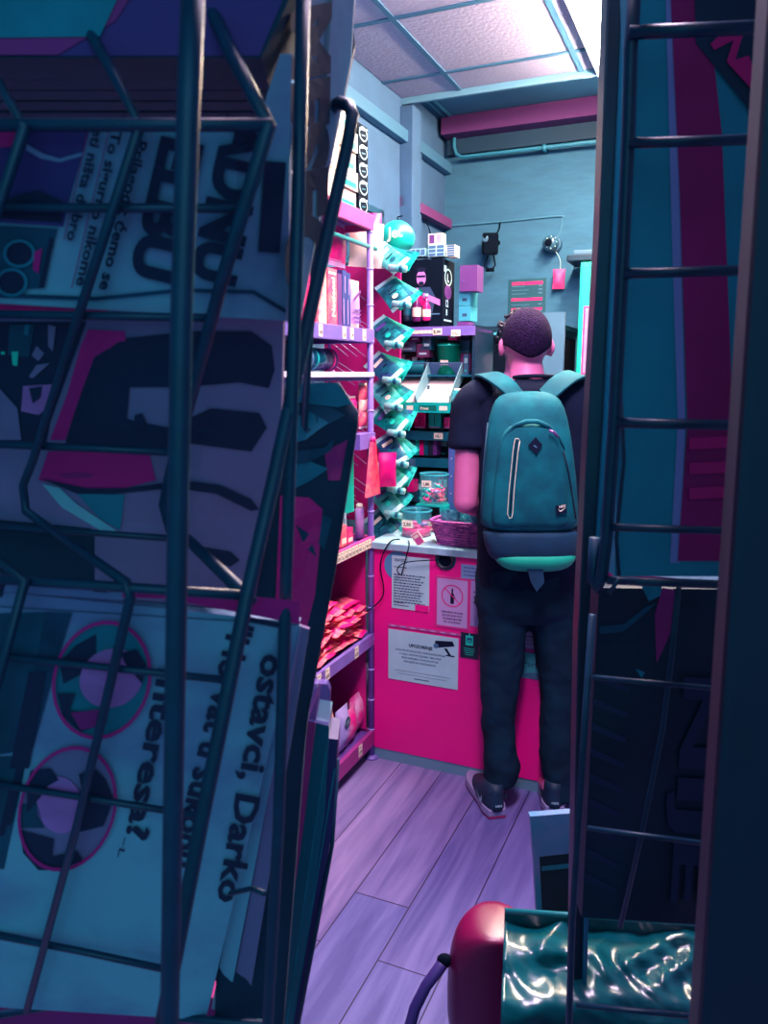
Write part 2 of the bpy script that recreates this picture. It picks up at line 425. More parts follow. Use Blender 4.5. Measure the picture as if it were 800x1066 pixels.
def d2(f, w, h):
    f.rect(0, 0, w, h, mat('sleeve_pink', (216, 40, 130), .4), 1); f.rect(.008, .008, w - .008, h - .008, mat('lilac_paper', (186, 150, 196), .6), 2)
    f.ring(w * .5, h * .64, .042, .042, .004, pink, 4); f.rect(w * .5 - .007, h * .64 - .03, w * .5 + .007, h * .64 + .008, ink, 3)
    f.rect(w * .5 - .003, h * .64 + .008, w * .5 + .003, h * .64 + .028, ink, 3); f.rect(w * .5 + .009, h * .64 - .012, w * .5 + .012, h * .64 - .002, ink, 3)
    c = .03; f.poly([(w * .5 - c, h * .64 + c - .004), (w * .5 - c, h * .64 + c), (w * .5 + c, h * .64 - c + .004), (w * .5 + c, h * .64 - c)], pink, 5)
    for i, s in enumerate(('ZABRANJENA PRODAJA', 'ALKOHOLNIH PICA', 'OSOBAMA MLADIM', 'OD 18 GODINA')): f.text(s, w / 2, h * .30 - i * .0125, .010, ink, cx=True, bold=.02, k=3, w=.085 - .006 * i)
notice('alcohol_ban_notice', .262, .58, .395, .775, 'lilac notice with a struck-out bottle in a red ring and pink border', whiteT, d2)
def d3(f, w, h):
    f.text('UPOZORENJE', w * .47, h * .70, .017, ink, cx=True, bold=.04, w=.095)
    for i, s in enumerate(('OVAJ PROSTOR JE POD VIDEONADZOROM', 'U CILJU ZASTITE OSOBA I IMOVINE', 'PRISTANKOM U OVAJ PROSTOR', 'PRISTAJETE NA VIDEONADZOR')):
        f.text(s, w * .46, h * .60 - i * .0145, .010, inkT, cx=True, bold=.02, w=(.20, .17, .15, .13)[i])
    f.rect(w * .1, h * .20, w * .9, h * .205, inkT, 2); f.rect(w * .15, h * .14, w * .85, h * .145, inkT, 2); f.rect(w * .38, h * .07, w * .6, h * .085, inkT, 2)
    # camera pictogram
    f.poly([(w * .67, h * .80), (w * .68, h * .90), (w * .92, h * .93), (w * .95, h * .84), (w * .72, h * .77)], ink, 2)
    f.disc(w * .69, h * .80, .010, .010, grey, 3, 16); f.poly([(w * .80, h * .77), (w * .84, h * .78), (w * .90, h * .66), (w * .87, h * .65)], ink, 2); f.rect(w * .83, h * .63, w * .95, h * .655, ink, 2)
notice('camera_notice', .074, .345, .355, .545, 'wide pale notice headed UPOZORENJE with a surveillance camera picture', whiteT, d3)
m = MB(); m.box(0, .29, -.002, 0, 0, .010, mat('tape_pink', (190, 70, 140), .5)); f = Face(m, (0, -.002, 0), (1, 0, 0), (0, 0, 1))
for k in range(7): f.rect(.01 + k * .04, .002, .03 + k * .04, .007, lilac)
move_origin(tag(m.build('printed_tape'), 'printed tape strip stuck along the top of the camera notice', 'tape'), room(.075, -.002, .556), -TH)
def d4(f, w, h):
    f.rect(w * .3, h * .52, w * .7, h * .9, tealL, 2); f.rect(w * .36, h * .60, w * .64, h * .82, tealD, 3); f.ring(w * .5, h * .66, .007, .007, .003, tealL, 4)
    f.rect(w * .47, h * .9, w * .53, h, tealL, 2)
    for i in range(4): f.rect(w * (.2 + .03 * i), h * (.38 - .08 * i), w * (.8 - .03 * i), h * (.40 - .08 * i), tealL, 2)
notice('hanging_tag', .362, .475, .432, .572, 'small dark square tag with a bright teal icon beside the camera notice', navy, d4)
notice('price_slip', .36, .775, .47, .828, 'narrow grey slip taped above the struck-out bottle notice', mat('slip_grey', (120, 150, 190), .6), lambda f, w, h: lines(f, .01, w, h * .75, 3, .014, inkT, 5, .003))
notice('blank_poster', .398, .60, .50, .77, 'pale lilac sheet half hidden behind the trousers of the customer', mat('lilac_sheet', (160, 140, 190), .6), lambda f, w, h: lines(f, .01, w, h * .75, 3, .02, inkT, 6, .004))
def d6(f, w, h):
    f.rect(0, 0, w, h, mat('poster_pink', (200, 60, 140), .5), 1); f.rect(.012, .012, w - .012, h - .012, mat('lilac_paper', (1, 1, 1)), 2); f.ring(w * .3, h * .62, .03, .03, .004, pink, 3)
    lines(f, .02, w - .02, h * .32, 3, .014, ink, 8, .005)
notice('round_ban_notice', .55, .535, .72, .70, 'pink framed notice seen between the legs of the customer', whiteT, d6)
def d7(f, w, h):
    f.text('Partner', w * .2, h * .45, .032, inkT, bold=.0); f.disc(w * .5, h * .12, .05, .012, grey, 1)
notice('partner_card', .56, .435, .74, .53, 'teal card reading Partner seen between the legs of the customer', mat('card_teal', (70, 168, 170), .5), d7)

# power cable down the front and left of the counter
def cable(name, pts, r, mt, label, cat='cable', n=6, smooth_n=6):
    pts = [Vector(p) for p in pts]; out = []
    for i in range(len(pts) - 1):
        p0 = pts[max(i - 1, 0)]; p1 = pts[i]; p2 = pts[i + 1]; p3 = pts[min(i + 2, len(pts) - 1)]
        for k in range(smooth_n):
            t_ = k / smooth_n
            out.append(.5 * ((2 * p1) + (p2 - p0) * t_ + (2 * p0 - 5 * p1 + 4 * p2 - p3) * t_ ** 2 + (3 * p1 - p0 - 3 * p2 + p3) * t_ ** 3))
    out.append(pts[-1]); m = MB(); m.tube(out, r, mt, n); b = pts[0].copy()
    m.v = [q - b for q in m.v]; o = m.build(name, smooth=True); o.location = b
    return tag(o, label, cat)
cable('black_cable', [room(.10, .04, .888), room(.085, -.022, .885), room(.05, -.024, .80), room(.06, -.022, .68), room(-.02, -.03, .60), room(-.09, -.12, .57), room(-.20, -.2, .58)], .0026, black, 'thin black cable drooping down the left end of the pink counter')
cable('loop_cable', [room(.14, .03, .888), room(.165, -.022, .885), room(.15, -.026, .82), room(.135, -.026, .77), room(.12, -.026, .79), room(.16, -.026, .82), room(.28, -.024, .84)], .0022, black, 'thin cable loop hanging over the counter edge towards the cable outlet')

# ------------------------------------------------------------------ shelf unit on the left
t = rthing('wall_shelf_unit', 0, 0, 0, 'tall pink and violet metal shelving along the left wall of the aisle', 'shelving')
SL = 1.16      # length toward the camera
for v in (0, -1.15):
    m = MB(); m.tube([(.0, v, .0), (.0, v, 2.03)], .0115, violet, 12)
    for k in range(16): m.lathe([(.0135, -.003), (.0135, .003)], mat('post_groove', (170, 150, 215), .4), 12, (0, v, .12 + k * .125))
    m.lathe([(.03, 0), (.03, .006), (.014, .012)], violet, 16, (0, v, 0)); m.build('post', t, smooth=True)
    m = MB(); m.tube([(-.38, v, .0), (-.38, v, 2.03)], .0115, violet, 10); m.build('post', t, smooth=True)
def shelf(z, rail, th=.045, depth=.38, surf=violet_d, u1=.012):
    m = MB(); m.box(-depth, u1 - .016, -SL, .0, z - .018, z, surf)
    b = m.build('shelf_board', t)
    m = MB(); m.box(u1 - .016, u1, -SL, .012, z - th, z + .012, rail); m.box(-depth, u1 - .016, -.004, .012, z - th, z + .012, rail); m.build('price_rail', b, bevel=.002)
    return b
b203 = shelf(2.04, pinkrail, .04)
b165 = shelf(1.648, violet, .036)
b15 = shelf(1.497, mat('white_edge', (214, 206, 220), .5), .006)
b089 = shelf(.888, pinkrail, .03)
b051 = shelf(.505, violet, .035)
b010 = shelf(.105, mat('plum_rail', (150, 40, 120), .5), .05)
m = MB(); m.box(-.385, -.375, -SL, .0, .1, 2.0, magenta_d); m.build('back_panel', t)
for z0, z1 in ((.12, .48), (.53, .855)):
    m = MB(); m.box(-.37, -.02, -.012, -.004, z0, z1, magenta_d); m.build('end_panel', t)
m = MB(); m.box(-.30, .014, -.12, .012, 1.235, 1.29, violet); m.build('short_bracket', t, label='short violet bracket with a paper tag')
m = MB(); m.tube([(.0, -.9, 1.945), (.0, .05, 1.945)], .008, mat('teal_tube', (10, 120, 120), .3), 8); m.tube([(.02, -.9, 1.86), (.02, -.26, 1.86)], .001, violet, 6)
m.build('hanging_rail', t, smooth=True)
# price labels
def plabel(u, v, z, w, h, seed):
    m = MB(); m.box(.0, .001, 0, w, 0, h, cream); f = Face(m, (.001, 0, 0), (0, 1, 0), (0, 0, 1), .0004); rnd = random.Random(seed)
    f.text(rnd.choice(['7,99', '4,50', '12,-', '9,90', '3,99']), .003, h * .18, h * .45, ink, bold=.03, w=w * .75); f.rect(.002, h * .78, w * .7, h * .84, inkT)
    o = m.build('price_label', t); o.location = (u, v, z); return o
for k, (x, y, pz) in enumerate(((331, 341, 1.618), (356, 346, 1.618), (364, 346, 1.618), (377, 346, 1.618))):
    plabel(.0125, onu(x, y, .01)[1], pz, .026, .038, k)
for k in range(11): plabel(.0125, -.33 + k * .028, .862, .024, .034, k + 5)
for k, x in enumerate((369, 338, 329)): plabel(.0125, onu(x, 690, .01)[1], .472, .03, .042, k + 20)
for k, x in enumerate((373, 347)): plabel(.0125, onu(x, 780, .01)[1], .068, .03, .045, k + 30)

# extension of pink peg panel behind the hanging snacks
m = MB(); m.box(0, .345, 0, .012, 0, 1.05, magenta_d); o = tag(m.build('peg_panel'), 'hot pink peg panel behind the clipped snack bags', 'panel'); move_origin(o, room(-.37, .34, .885), -TH)

# ---------------------------------------------- goods
def box_goods(name, u0, u1, v0, v1, z0, z1, mt, label, cat='box', group=None, rz=0, draw=None, bevel=.0015, drawf=None):
    """box with its own origin at the bottom centre. draw: aisle side (+u); drawf: side facing the door (-v)"""
    m = MB(); w, d, h = u1 - u0, v1 - v0, z1 - z0
    m.box(-w / 2, w / 2, -d / 2, d / 2, 0, h, mt)
    if draw: f = Face(m, (w / 2, -d / 2, 0), (0, 1, 0), (0, 0, 1)); draw(f, d, h)
    if drawf: f = Face(m, (-w / 2, -d / 2, 0), (1, 0, 0), (0, 0, 1)); drawf(f, w, h)
    o = m.build(name); tag(o, label, cat, group); move_origin(o, room((u0 + u1) / 2, (v0 + v1) / 2, z0), -TH + rz); return o
# top shelf: cream cartons
def dc(f, w, h): f.rect(w * .1, h * .1, w * .9, h * .42, teal); f.rect(w * .25, h * .55, w * .75, h * .62, grey); f.rect(w * .35, h * .7, w * .8, h * .78, grey)
zt = 2.052
def dW(f, w, h):
    f.rect(w * .45, h * .35, w * .65, h * .75, ink)
    f.rect(w * .1, h * .1, w * .9, h * .14, grey)
names = ['bottom', 'second', 'third', 'fourth', 'top']
for k in range(3):
    dd = dW if k else (lambda f, w, h: f.text('ZEH', w * .1, h * .25, .05, purpleM, bold=.04))
    o = box_goods('cardboard_carton', -.26, -.02, -.40, -.20, zt + k * .105, zt + k * .105 + .1, cream, ('large cream carton at the bottom of the stack on the top shelf', 'large cream carton in the middle of the top shelf stack', 'large cream carton on top of the top shelf stack')[k], 'carton', 'cream cartons on the top shelf', draw=dd, drawf=dW)
for k in range(5):
    o = box_goods('small_carton', -.24, -.018 + .008 * (k % 2), -.195, -.075, zt + k * .062, zt + k * .062 + .059, cream, 'small cream and teal carton, %s of the stack beside the dark tins' % ('bottom', 'second from the bottom', 'middle', 'second from the top', 'topmost')[k], 'carton', 'cream and teal cartons on the top shelf', draw=dc, drawf=dc)
def dk(f, w, h): f.ring(w / 2, h * .5, w * .42, h * .42, .004, whiteT, 1); f.poly([(w * .1, h * .62), (w * .9, h * .8), (w * .9, h * .92), (w * .1, h * .74)], whiteT, 2); f.poly([(w * .3, h * .35), (w * .7, h * .42), (w * .7, h * .5), (w * .3, h * .43)], tealD, 2)
for k in range(5):
    box_goods('dark_packet', -.16, -.012, -.065, .012, zt + k * .058, zt + k * .058 + .056, black, 'black white-ringed packet, %s of its top shelf column' % ('bottom', 'second from the bottom', 'middle', 'second from the top', 'topmost')[k], 'packet', 'black ringed packets on the top shelf', draw=dk, drawf=dk)

# z=1.66 shelf: upright books / boxes, packets
z = 1.66
def upright(v0, v1, h, mt, name, label, cat, draw=None, tilt=0):
    o = box_goods(name, -.20, -.012, v0, v1, z, z + h, mt, label, cat, None, draw=draw); return o
def dvert(s, ink_):
    def g(f, w, h):
        vs, fs, tw = text2d(s, .03); sc = h * .7 / tw
        f.mb.add([f.pt(w * .75 - b * w * .5, h * .15 + a * sc, 1) for a, b in vs], fs, ink_)
        f.rect(w * .1, h * .9, w * .9, h * .94, ink_)
    return g
upright(-.46, -.38, .19, pink, 'upright_pack', 'hot pink upright pack at the near end of the upper shelf', 'pack')
upright(-.365, -.31, .20, peach, 'upright_pack', 'peach upright pack leaning among the red boxes on the upper shelf', 'pack')
upright(-.30, -.235, .18, salmon, 'upright_box', 'salmon upright box with vertical white lettering on the upper shelf', 'box', dvert('Nacional', cream))
upright(-.23, -.20, .17, purpleM, 'upright_box', 'thin plum upright box beside the salmon one', 'box')
upright(-.195, -.165, .185, mat('indigo_pack', (52, 56, 120), .4), 'slim_album', 'first slim indigo album on the upper shelf', 'album', lambda f, w, h: [f.rect(w * .2, h * .05, w * .35, h * .5, lilac), f.rect(w * .55, h * .6, w * .7, h * .9, lilac)])
upright(-.163, -.135, .18, MATS['indigo_pack'], 'slim_album', 'second slim indigo album, next to the rolled packet', 'album', lambda f, w, h: [f.rect(w * .2, h * .05, w * .35, h * .5, lilac), f.rect(w * .55, h * .6, w * .7, h * .9, lilac)])
def bag(name, u, v, zz, w, h, d, mt, label, cat='snack bag', crimp=None, rz=0, seed=0, tilt=0, group=None, flat=False, prints=None):
    """standing (or flat) foil bag; local x = along width; rz turns it about vertical"""
    m = MB(); M = Matrix.Identity(4)
    if flat: M = Matrix.Translation((0, 0, d * .5)) @ Matrix.Rotation(-math.pi / 2 + .0, 4, 'X') @ Matrix.Translation((0, 0, -h / 2))
    if tilt: M = Matrix.Rotation(tilt, 4, 'X') @ M
    m.pillow(w, h, d, mt, M, seed, crimp)
    if prints and not flat:
        f = Face(m, M @ Vector((-w / 2, -d / 2 * 1.02, 0)), (M.to_3x3() @ Vector((1, 0, 0))), (M.to_3x3() @ Vector((0, 0, 1))), .001)
        prints(f, w, h)
    o = m.build(name, smooth=True); tag(o, label, cat, group); move_origin(o, room(u, v, zz), -TH + rz); return o
AI = math.pi / 2   # turn so the bag faces the aisle
bag('striped_packet', -.03, -.075, z, .09, .165, .03, lilac, 'white and lilac striped packet at the far end of the upper shelf', 'packet', cream, AI, 3, prints=lambda f, w, h: [f.rect(w * .2, h * (.12 + .08 * i), w * .8, h * (.15 + .08 * i), violet_d) for i in range(4)] + [f.poly([(w * .2, h * .55), (w * .8, h * .75), (w * .8, h * .82), (w * .2, h * .62)], purpleM)])
# hanging goods above: pink/cream bags under top shelf
bag('hanging_bag', -.08, -.10, 1.87, .13, .15, .04, pink, 'pink hanging bag under the top shelf', 'bag', lilac, AI, 5)
bag('hanging_bag', -.06, .10, 1.89, .15, .16, .05, mat('cream_bag', (200, 176, 170), .5), 'large cream hanging bag beside the shelf post', 'bag', None, AI * .6, 6)
bag('red_pouch', -.20, .42, 1.93, .11, .22, .08, pink, 'red pouch above the helmet against the left wall', 'pouch', None, .5, 8)
# wooden frames on the left wall
for (v0, v1, z0, z1, lb) in ((.45, .72, 2.0, 2.42, 'taller blue frame with a pink pane on the left wall'), (.74, 1.10, 2.0, 2.30, 'lower blue frame on the left wall beyond the taller one')):
    m = MB(); w = v1 - v0; h = z1 - z0
    for bx in ((0, w, 0, .03), (0, w, h - .03, h), (0, .03, 0, h), (w - .03, w, 0, h)): m.box(0, .02, bx[0], bx[1], bx[2], bx[3], mat('frame_blue', (20, 70, 100), .5))
    m.box(0, .006, .02, w - .02, .02, h - .02, lilac if z1 > 2.35 else tealwall)
    move_origin(tag(m.build('wall_frame'), lb, 'frame'), room(UL, v0, z0), -TH)

# round teal helmet-like ball bag
t2 = rthing('gift_ball', -.02, .30, 1.935, 'round bright teal balloon-like pack with white lettering hung above the snack bags', 'balloon pack')
m = MB(); m.ball((0, 0, 0.09), .068, .065, .062, tealL, 24, 14, Matrix.Rotation(.3, 3, 'Y')); m.build('shell', t2, smooth=True)
m = MB(); f = Face(m, (-.045, -.068, .075), (1, 0, 0.05), (0, 0, 1), .002); f.text('Jet', .035, 0, .055, cream, bold=.03); m.build('lettering', t2)
m = MB(); m.tube([(0, 0, .15), (.0, .0, .165), (.02, 0, .168)], .003, black, 6); m.build('hook', t2)

# z=1.5 shelf: lying tin tube
t2 = rthing('lying_tin', -.06, -.30, 1.513, 'dark teal round tin lying on its side on the thin white shelf', 'tin', rz=.1)
Mx = Matrix.Rotation(math.pi / 2, 3, 'X')
m = MB(); m.lathe([(.036, -.10), (.036, .10)], mat('tin_teal', (8, 80, 100), .25, metal=.3), 28, (0, 0, .038), Mx); m.build('body', t2, smooth=True)
for s_, mt_ in ((-.105, grey), (.105, purpleM), (-.06, teal), (.085, pink)):
    m = MB(); m.lathe([(.0368, -.006), (.038, -.003), (.038, .003), (.0368, .006)], mt_, 28, (0, -s_ * -1, .038), Mx); m.build('band', t2, smooth=True)
m = MB(); m.lathe([(.0365, -.004), (.030, .004), (.002, .004)], navy, 28, (0, -.105, .038), Matrix.Rotation(-math.pi / 2, 3, 'X')); m.build('lid', t2)
box_goods('dark_carton', -.30, -.14, -.44, -.22, 1.513, 1.60, tealD, 'dark teal carton behind the lying tin', 'carton')
# basket of colourful packs on rail z~1.3: patterned bags hanging
rnd = random.Random(4)
cols = [salmon, pink, peach, pink, salmon]
for k in range(5):
    bag('patterned_bag', -.025 - .01 * (k % 2), -.012 - .0 * k - .075 * (k % 2), 1.295 + .045 * (k // 2) + .01, .07, .075, .03, cols[k], 'pink patterned snack bag, %s in the little heap on the violet bracket' % ('far bottom', 'near bottom', 'far middle', 'near middle', 'topmost')[k], 'snack bag', cream, AI, 20 + k, group='patterned bags on the short bracket')
# teal peg board with cross holes
m = MB(); m.box(0, .01, 0, .17, 0, .24, tealL); f = Face(m, (.01, 0, 0), (0, 1, 0), (0, 0, 1))
for cz in (.05, .125, .19):
    f.rect(.055, cz - .006, .105, cz + .006, tealD); f.rect(.073, cz - .014, .087, cz + .014, tealD)
move_origin(tag(m.build('cross_hole_board'), 'bright teal board with dark cross-shaped holes behind the lower shelf', 'board'), room(-.08, -.17, .99), -TH)
# pleated salmon fans hanging on the post
t2 = rthing('pleated_fan', .018, -.03, 1.06, 'salmon pleated fan hanging on the shelf post', 'fan')
m = MB(); vs = []; n = 14
for k in range(n + 1):
    a = (k / n - .5); vs.append((.012 * (k % 2), a * .03, .20)); vs.append((.012 * (k % 2) + .0, a * .12, 0))
m.add(vs, [(2 * k, 2 * k + 1, 2 * k + 3, 2 * k + 2) for k in range(n)], salmon); m.build('pleats', t2, solid=.0015)
m = MB(); m.ball((.006, 0, .205), .01, .014, .012, pink, 10, 8); m.build('tie', t2, smooth=True)
bag('pink_pouch', .035, .075, 1.08, .07, .13, .03, pink, 'hot pink pouch hanging just behind the pleated fan', 'pouch', None, AI * .4, 31)

# z=.89 shelf goods
z = .90
box_goods('card_box', -.20, -.01, -.46, -.34, z, z + .13, whiteT, 'pale box at the near end of the counter-height shelf', draw=dc)
for k, (v, h, mt_, lb) in enumerate(((-.30, .10, cream, 'cream'), (-.25, .085, pink, 'hot pink'), (-.20, .10, salmon, 'salmon'), (-.15, .075, pink, 'dark pink'))):
    box_goods('small_pack', -.06 - .02 * (k % 2), -.012, v - .022, v + .022, z, z + h * .75, mt_, '%s small pack on the counter-height shelf, number %s from the near end' % (lb, ('one', 'two', 'three', 'four')[k]), 'pack', None, draw=lambda f, w, h: [f.rect(w * .1, h * .12, w * .9, h * .4, cream), f.rect(w * .2, h * .6, w * .8, h * .7, salmon)])
for k in range(3):
    box_goods('tall_packet', -.10 - .02 * k, -.055 - .02 * k, -.12 + .03 * k, -.095 + .03 * k, z, z + .10, whiteT, 'tall pale packet behind the pink packs, %s' % ('nearest', 'middle one', 'farthest')[k], 'packet', 'tall pale packets on the counter-height shelf', draw=lambda f, w, h: [f.rect(w * .15, h * .1, w * .85, h * .2, teal), f.rect(w * .2, h * .3, w * .5, h * .8, inkT)])
t2 = rthing('spray_can', -.03, -.035, z, 'slim lilac can at the far end of the counter-height shelf', 'can')
m = MB(); m.lathe([(.017, 0), (.017, .105), (.012, .112)], lilac, 18); f = None; m.build('body', t2, smooth=True)
m = MB(); m.lathe([(.0125, .112), (.0125, .125), (.008, .128)], cream, 16); m.build('cap', t2, smooth=True)
t2 = rthing('cream_jar', -.10, -.06, z + .10, 'small white jar standing on the tall packets', 'jar')
m = MB(); m.lathe([(.02, 0), (.021, .02), (.018, .022)], cream, 18); m.build('body', t2, smooth=True)
m = MB(); m.lathe([(.0215, .022), (.0215, .030), (.018, .032)], lilac, 18); m.build('lid', t2, smooth=True)

# z=.51 shelf: pile of pink snack packets
z = .517; rnd = random.Random(11)
cnt = 0
where = ['bottom', 'lower', 'middle', 'upper', 'top']
protos = {}
for lay in range(8):
    nv = 7 if lay < 6 else 4
    for j in range(nv):
        v = -.47 + j * (.40 / 6) + rnd.uniform(-.01, .01)
        if lay > 4 and j < 1: continue
        mt_ = rnd.choice([pink, pink, salmon, pink, peach, salmon]); key = mt_.name
        rz = AI + rnd.uniform(-.25, .25); loc = room(-.055 - .012 * (lay % 3) + rnd.uniform(-.012, .012), v, z + lay * .0235 + rnd.uniform(0, .002))
        nm = {'hot_pink_pack': 'hot pink', 'salmon_pack': 'salmon', 'peach_pack': 'peach'}[key]
        lb = '%s foil snack packet in the big pile on the second lowest shelf' % nm
        if key not in protos:
            m = MB(); M = Matrix.Translation((0, .0, .016)) @ Matrix.Rotation(math.pi / 2, 4, 'X') @ Matrix.Translation((0, 0, -.055))
            m.pillow(.075, .11, .034, mt_, M, 50 + len(protos), salmon if mt_ != salmon else pink, 8, 8, .45)
            f = Face(m, (-.0375, -.052, .004), (1, 0, 0), (0, 0, 1), .001)
            o = m.build('snack_packet', smooth=True); tag(o, lb, 'snack packet', '%s packets piled on the second lowest shelf' % nm); protos[key] = o
        else:
            o = copy_tree(protos[key], label=lb)
        o.location = loc; o.rotation_euler = (rnd.uniform(-.12, .12), rnd.uniform(-.1, .1), -TH + rz)
# little teal toy above pile
m = MB(); m.ball((0, 0, .02), .02, .014, .014, teal, 12, 8); m.ball((.015, 0, .04), .012, .010, .012, teal, 12, 8); m.tube([(-.01, 0, .02), (-.035, 0, .035)], .005, teal, 6); m.tube([(0, 0, .02), (0, -.015, 0)], .006, teal, 6)
move_origin(tag(m.build('plastic_toy', smooth=True), 'small teal plastic toy lying above the pile of pink packets', 'toy'), room(-.06, -.27, z + .195), -TH)

# z=.105 shelf: bags
z = .118
bag('crumpled_bag', -.06, -.29, z, .13, .20, .09, peach, 'crumpled peach bag at the near end of the bottom shelf', 'bag', None, AI, 61)
bag('snack_bag', -.15, -.17, z, .16, .26, .07, lilac, 'tall pink and lilac bag at the back of the bottom shelf', 'bag', pink, AI, 62)
bag('snack_bag', -.03, -.20, z, .10, .17, .05, mat('pale_bag', (176, 160, 214), .45), 'lilac bag with a round dark logo on the bottom shelf', 'bag', None, AI, 63, prints=lambda f, w, h: [f.disc(w * .5, h * .68, .022, .022, tealD, 1), f.text('Oil', w * .36, h * .64, .022, whiteT, k=2), f.rect(w * .2, h * .2, w * .8, h * .26, purpleM)])
bag('snack_bag', -.035, -.12, z, .09, .13, .05, mat('pinkwhite_bag', (222, 170, 205), .45, rgb2=(230, 30, 130), scale=14), 'pink and white packet beside the lilac bag on the bottom shelf', 'bag', None, AI, 64)
bag('snack_bag', -.05, -.04, z, .11, .155, .06, mat('pinkwhite_bag2', (226, 180, 210), .45, rgb2=(235, 40, 140), scale=18), 'pink splashed packet at the far end of the bottom shelf', 'bag', None, AI, 65)
bag('crumpled_bag', -.03, -.40, z, .10, .10, .05, teal, 'small teal bag squeezed at the near end of the bottom shelf', 'bag', cream, AI, 66)

# ------------------------------------------------------------------ clip strip of snack bags behind the counter's left end
t = rthing('snack_hook_rack', -.34, .05, .89, 'wire rack of slanting hooks that carries the teal snack bags', 'rack')
hooks = [(0.30 + .105 * k) for k in range(9)]
for k, hz in enumerate([1.83, 1.72, 1.61, 1.50, 1.40, 1.29, 1.18, 1.07, .99]):
    m = MB()
    for dv in (0.05, .13, .21):
        m.tube([(0.005, dv, hz - .89 + .07), (.06, dv, hz - .89 + .06), (.20 + .03 * (k % 2), dv, hz - .89 - .04)], .0016, mat('hook_wire', (190, 160, 210), .3, metal=.5), 5)
    m.build('hook_row', t, smooth=True)
m = MB()
for dv in (.0, .27): m.box(0, .006, dv, dv + .012, 0, 1.0, violet_d)
m.build('upright', t)
pxs = [(408, 268, 34, 'white and teal', 0), (412, 305, 30, 'lilac and teal', 1), (404, 346, 40, 'teal and white', 0), (402, 383, 40, 'teal', 0), (404, 410, 40, 'teal', 0), (407, 437, 42, 'teal', 0), (410, 468, 38, 'teal', 1), (407, 495, 38, 'deep teal', 1), (404, 520, 38, 'teal', 0), (400, 548, 38, 'dark teal and lilac', 1)]
matsn = [mat('pack_a', (0, 150, 135), .3, rgb2=(90, 180, 175), scale=26), mat('pack_b', (0, 150, 130), .3, rgb2=(0, 96, 104), scale=30), mat('pack_c', (30, 140, 145), .3, rgb2=(0, 64, 84), scale=34), mat('pack_d', (0, 110, 118), .3, rgb2=(40, 50, 110), scale=26)]
pos_word = ['topmost', 'second from the top', 'third from the top', 'fourth from the top', 'fifth from the top', 'sixth from the top', 'seventh from the top', 'eighth from the top', 'second lowest', 'lowest']
for k, (x, y, w, cn, c) in enumerate(pxs):
    c0 = onv(x, y, .17)
    t2 = rthing('hanging_snack_bag', c0[0], .17, c0[2], '%s snack bag on the slanting hooks, %s in the column' % (cn, pos_word[k]), 'snack bag', 'bags on the slanting hooks')
    ang = (.62, .85, .75, .6, .8, .5, .9, .55, .75, .7)[k]
    for j in range(3):
        M = Matrix.Translation((-.012 + .004 * j, .028 * j, .006 * j)) @ Matrix.Rotation(ang + .12 * (j - 1), 4, 'Y') @ Matrix.Rotation(-.35, 4, 'X') @ Matrix.Rotation(math.pi / 2, 4, 'Y') @ Matrix.Translation((0, 0, -.065))
        M = Matrix.Translation((-.012 + .004 * j, .030 * j, .004 * j)) @ Matrix.Rotation(-.55, 4, 'X') @ Matrix.Rotation(math.pi / 2 + ang - .15 * j, 4, 'Y') @ Matrix.Translation((0, 0, -.075))
        m = MB(); m.pillow(.088, .155, .022, matsn[(k + j + c) % 4], M, 70 + k * 3 + j, whiteT if j == 0 else teal, 8, 8, .5)
        f = Face(m, M @ Vector((-.028, -.011, .03)), M.to_3x3() @ Vector((1, 0, 0)), M.to_3x3() @ Vector((0, 0, 1)), .0012)
        f.rect(.004, .012, .05, .028, (cream, tealD, violet_d)[(k + j) % 3], 1); f.rect(.01, .05, .045, .056, ink, 1); f.disc(.028, .075, .012, .010, (tealD, cream, tealL)[(k + j) % 3], 1, 14)
        m.build('bag_body', t2, smooth=True)
    m = MB(); Mr = Matrix.Rotation(.12, 3, 'Y') @ Matrix.Rotation(math.pi / 2, 3, 'Y'); cc = (.045, -.05, -.048)
    m.lathe([(.002, -.036), (.0125, -.035), (.0125, .035), (.002, .036)], mat('roll_end', (170, 206, 200), .35, rgb2=(40, 170, 160), scale=40), 14, cc, Mr); m.lathe([(.0128, .010), (.0128, .024)], tealD, 14, cc, Mr)
    m.build('ticket_holder', t2, smooth=True)

# ------------------------------------------------------------------ goods rack facing the door, behind the counter
t = rthing('goods_rack', -.20, .50, .0, 'teal and violet shelving full of small goods behind the counter', 'shelving')
GW = .44
for z_, mt_, dep in ((1.688, violet, .24), (1.375, tealD, .20), (1.255, tealD, .22), (1.14, grey, .22), (.93, tealD, .26)):
    m = MB(); m.box(0, GW, .0, dep, z_ - .012, z_, mt_); b = m.build('shelf_board', t)
    m = MB(); m.box(0, GW, -.01, 0, z_ - .03, z_ + .008, violet if z_ > 1.6 else tealD); m.build('price_rail', b)
m = MB(); m.box(0, .012, 0, .26, .0, 1.70, navy_m); m.build('side_panel', t)
m = MB(); m.box(GW - .012, GW, 0, .26, .0, 1.70, navy_m); m.build('side_panel', t)
m = MB(); m.box(0, GW, .26, .27, .0, 1.70, mat('rack_back', (8, 60, 80), .6, var=.3, scale=12)); m.build('back_panel', t)
for k in range(4):
    m = MB(); m.box(0, .04, -.012, -.0105, 0, .026, cream); f = Face(m, (0, -.012, 0), (1, 0, 0), (0, 0, 1), .0004)
    f.text(['5,99', '11,-', '10,-', '4,45'][k], .005, .006, .017, ink, bold=.03); o = m.build('price_label', t); o.location = ((.26, .34, .27, .35)[k], 0, (1.662, 1.655, 1.232, 1.228)[k])
for k in range(8):
    m = MB(); m.box(0, .016, -.012, -.0105, 0, .014, cream); o = m.build('price_label', t); o.location = (.13 + k * .018, 0, 1.668)

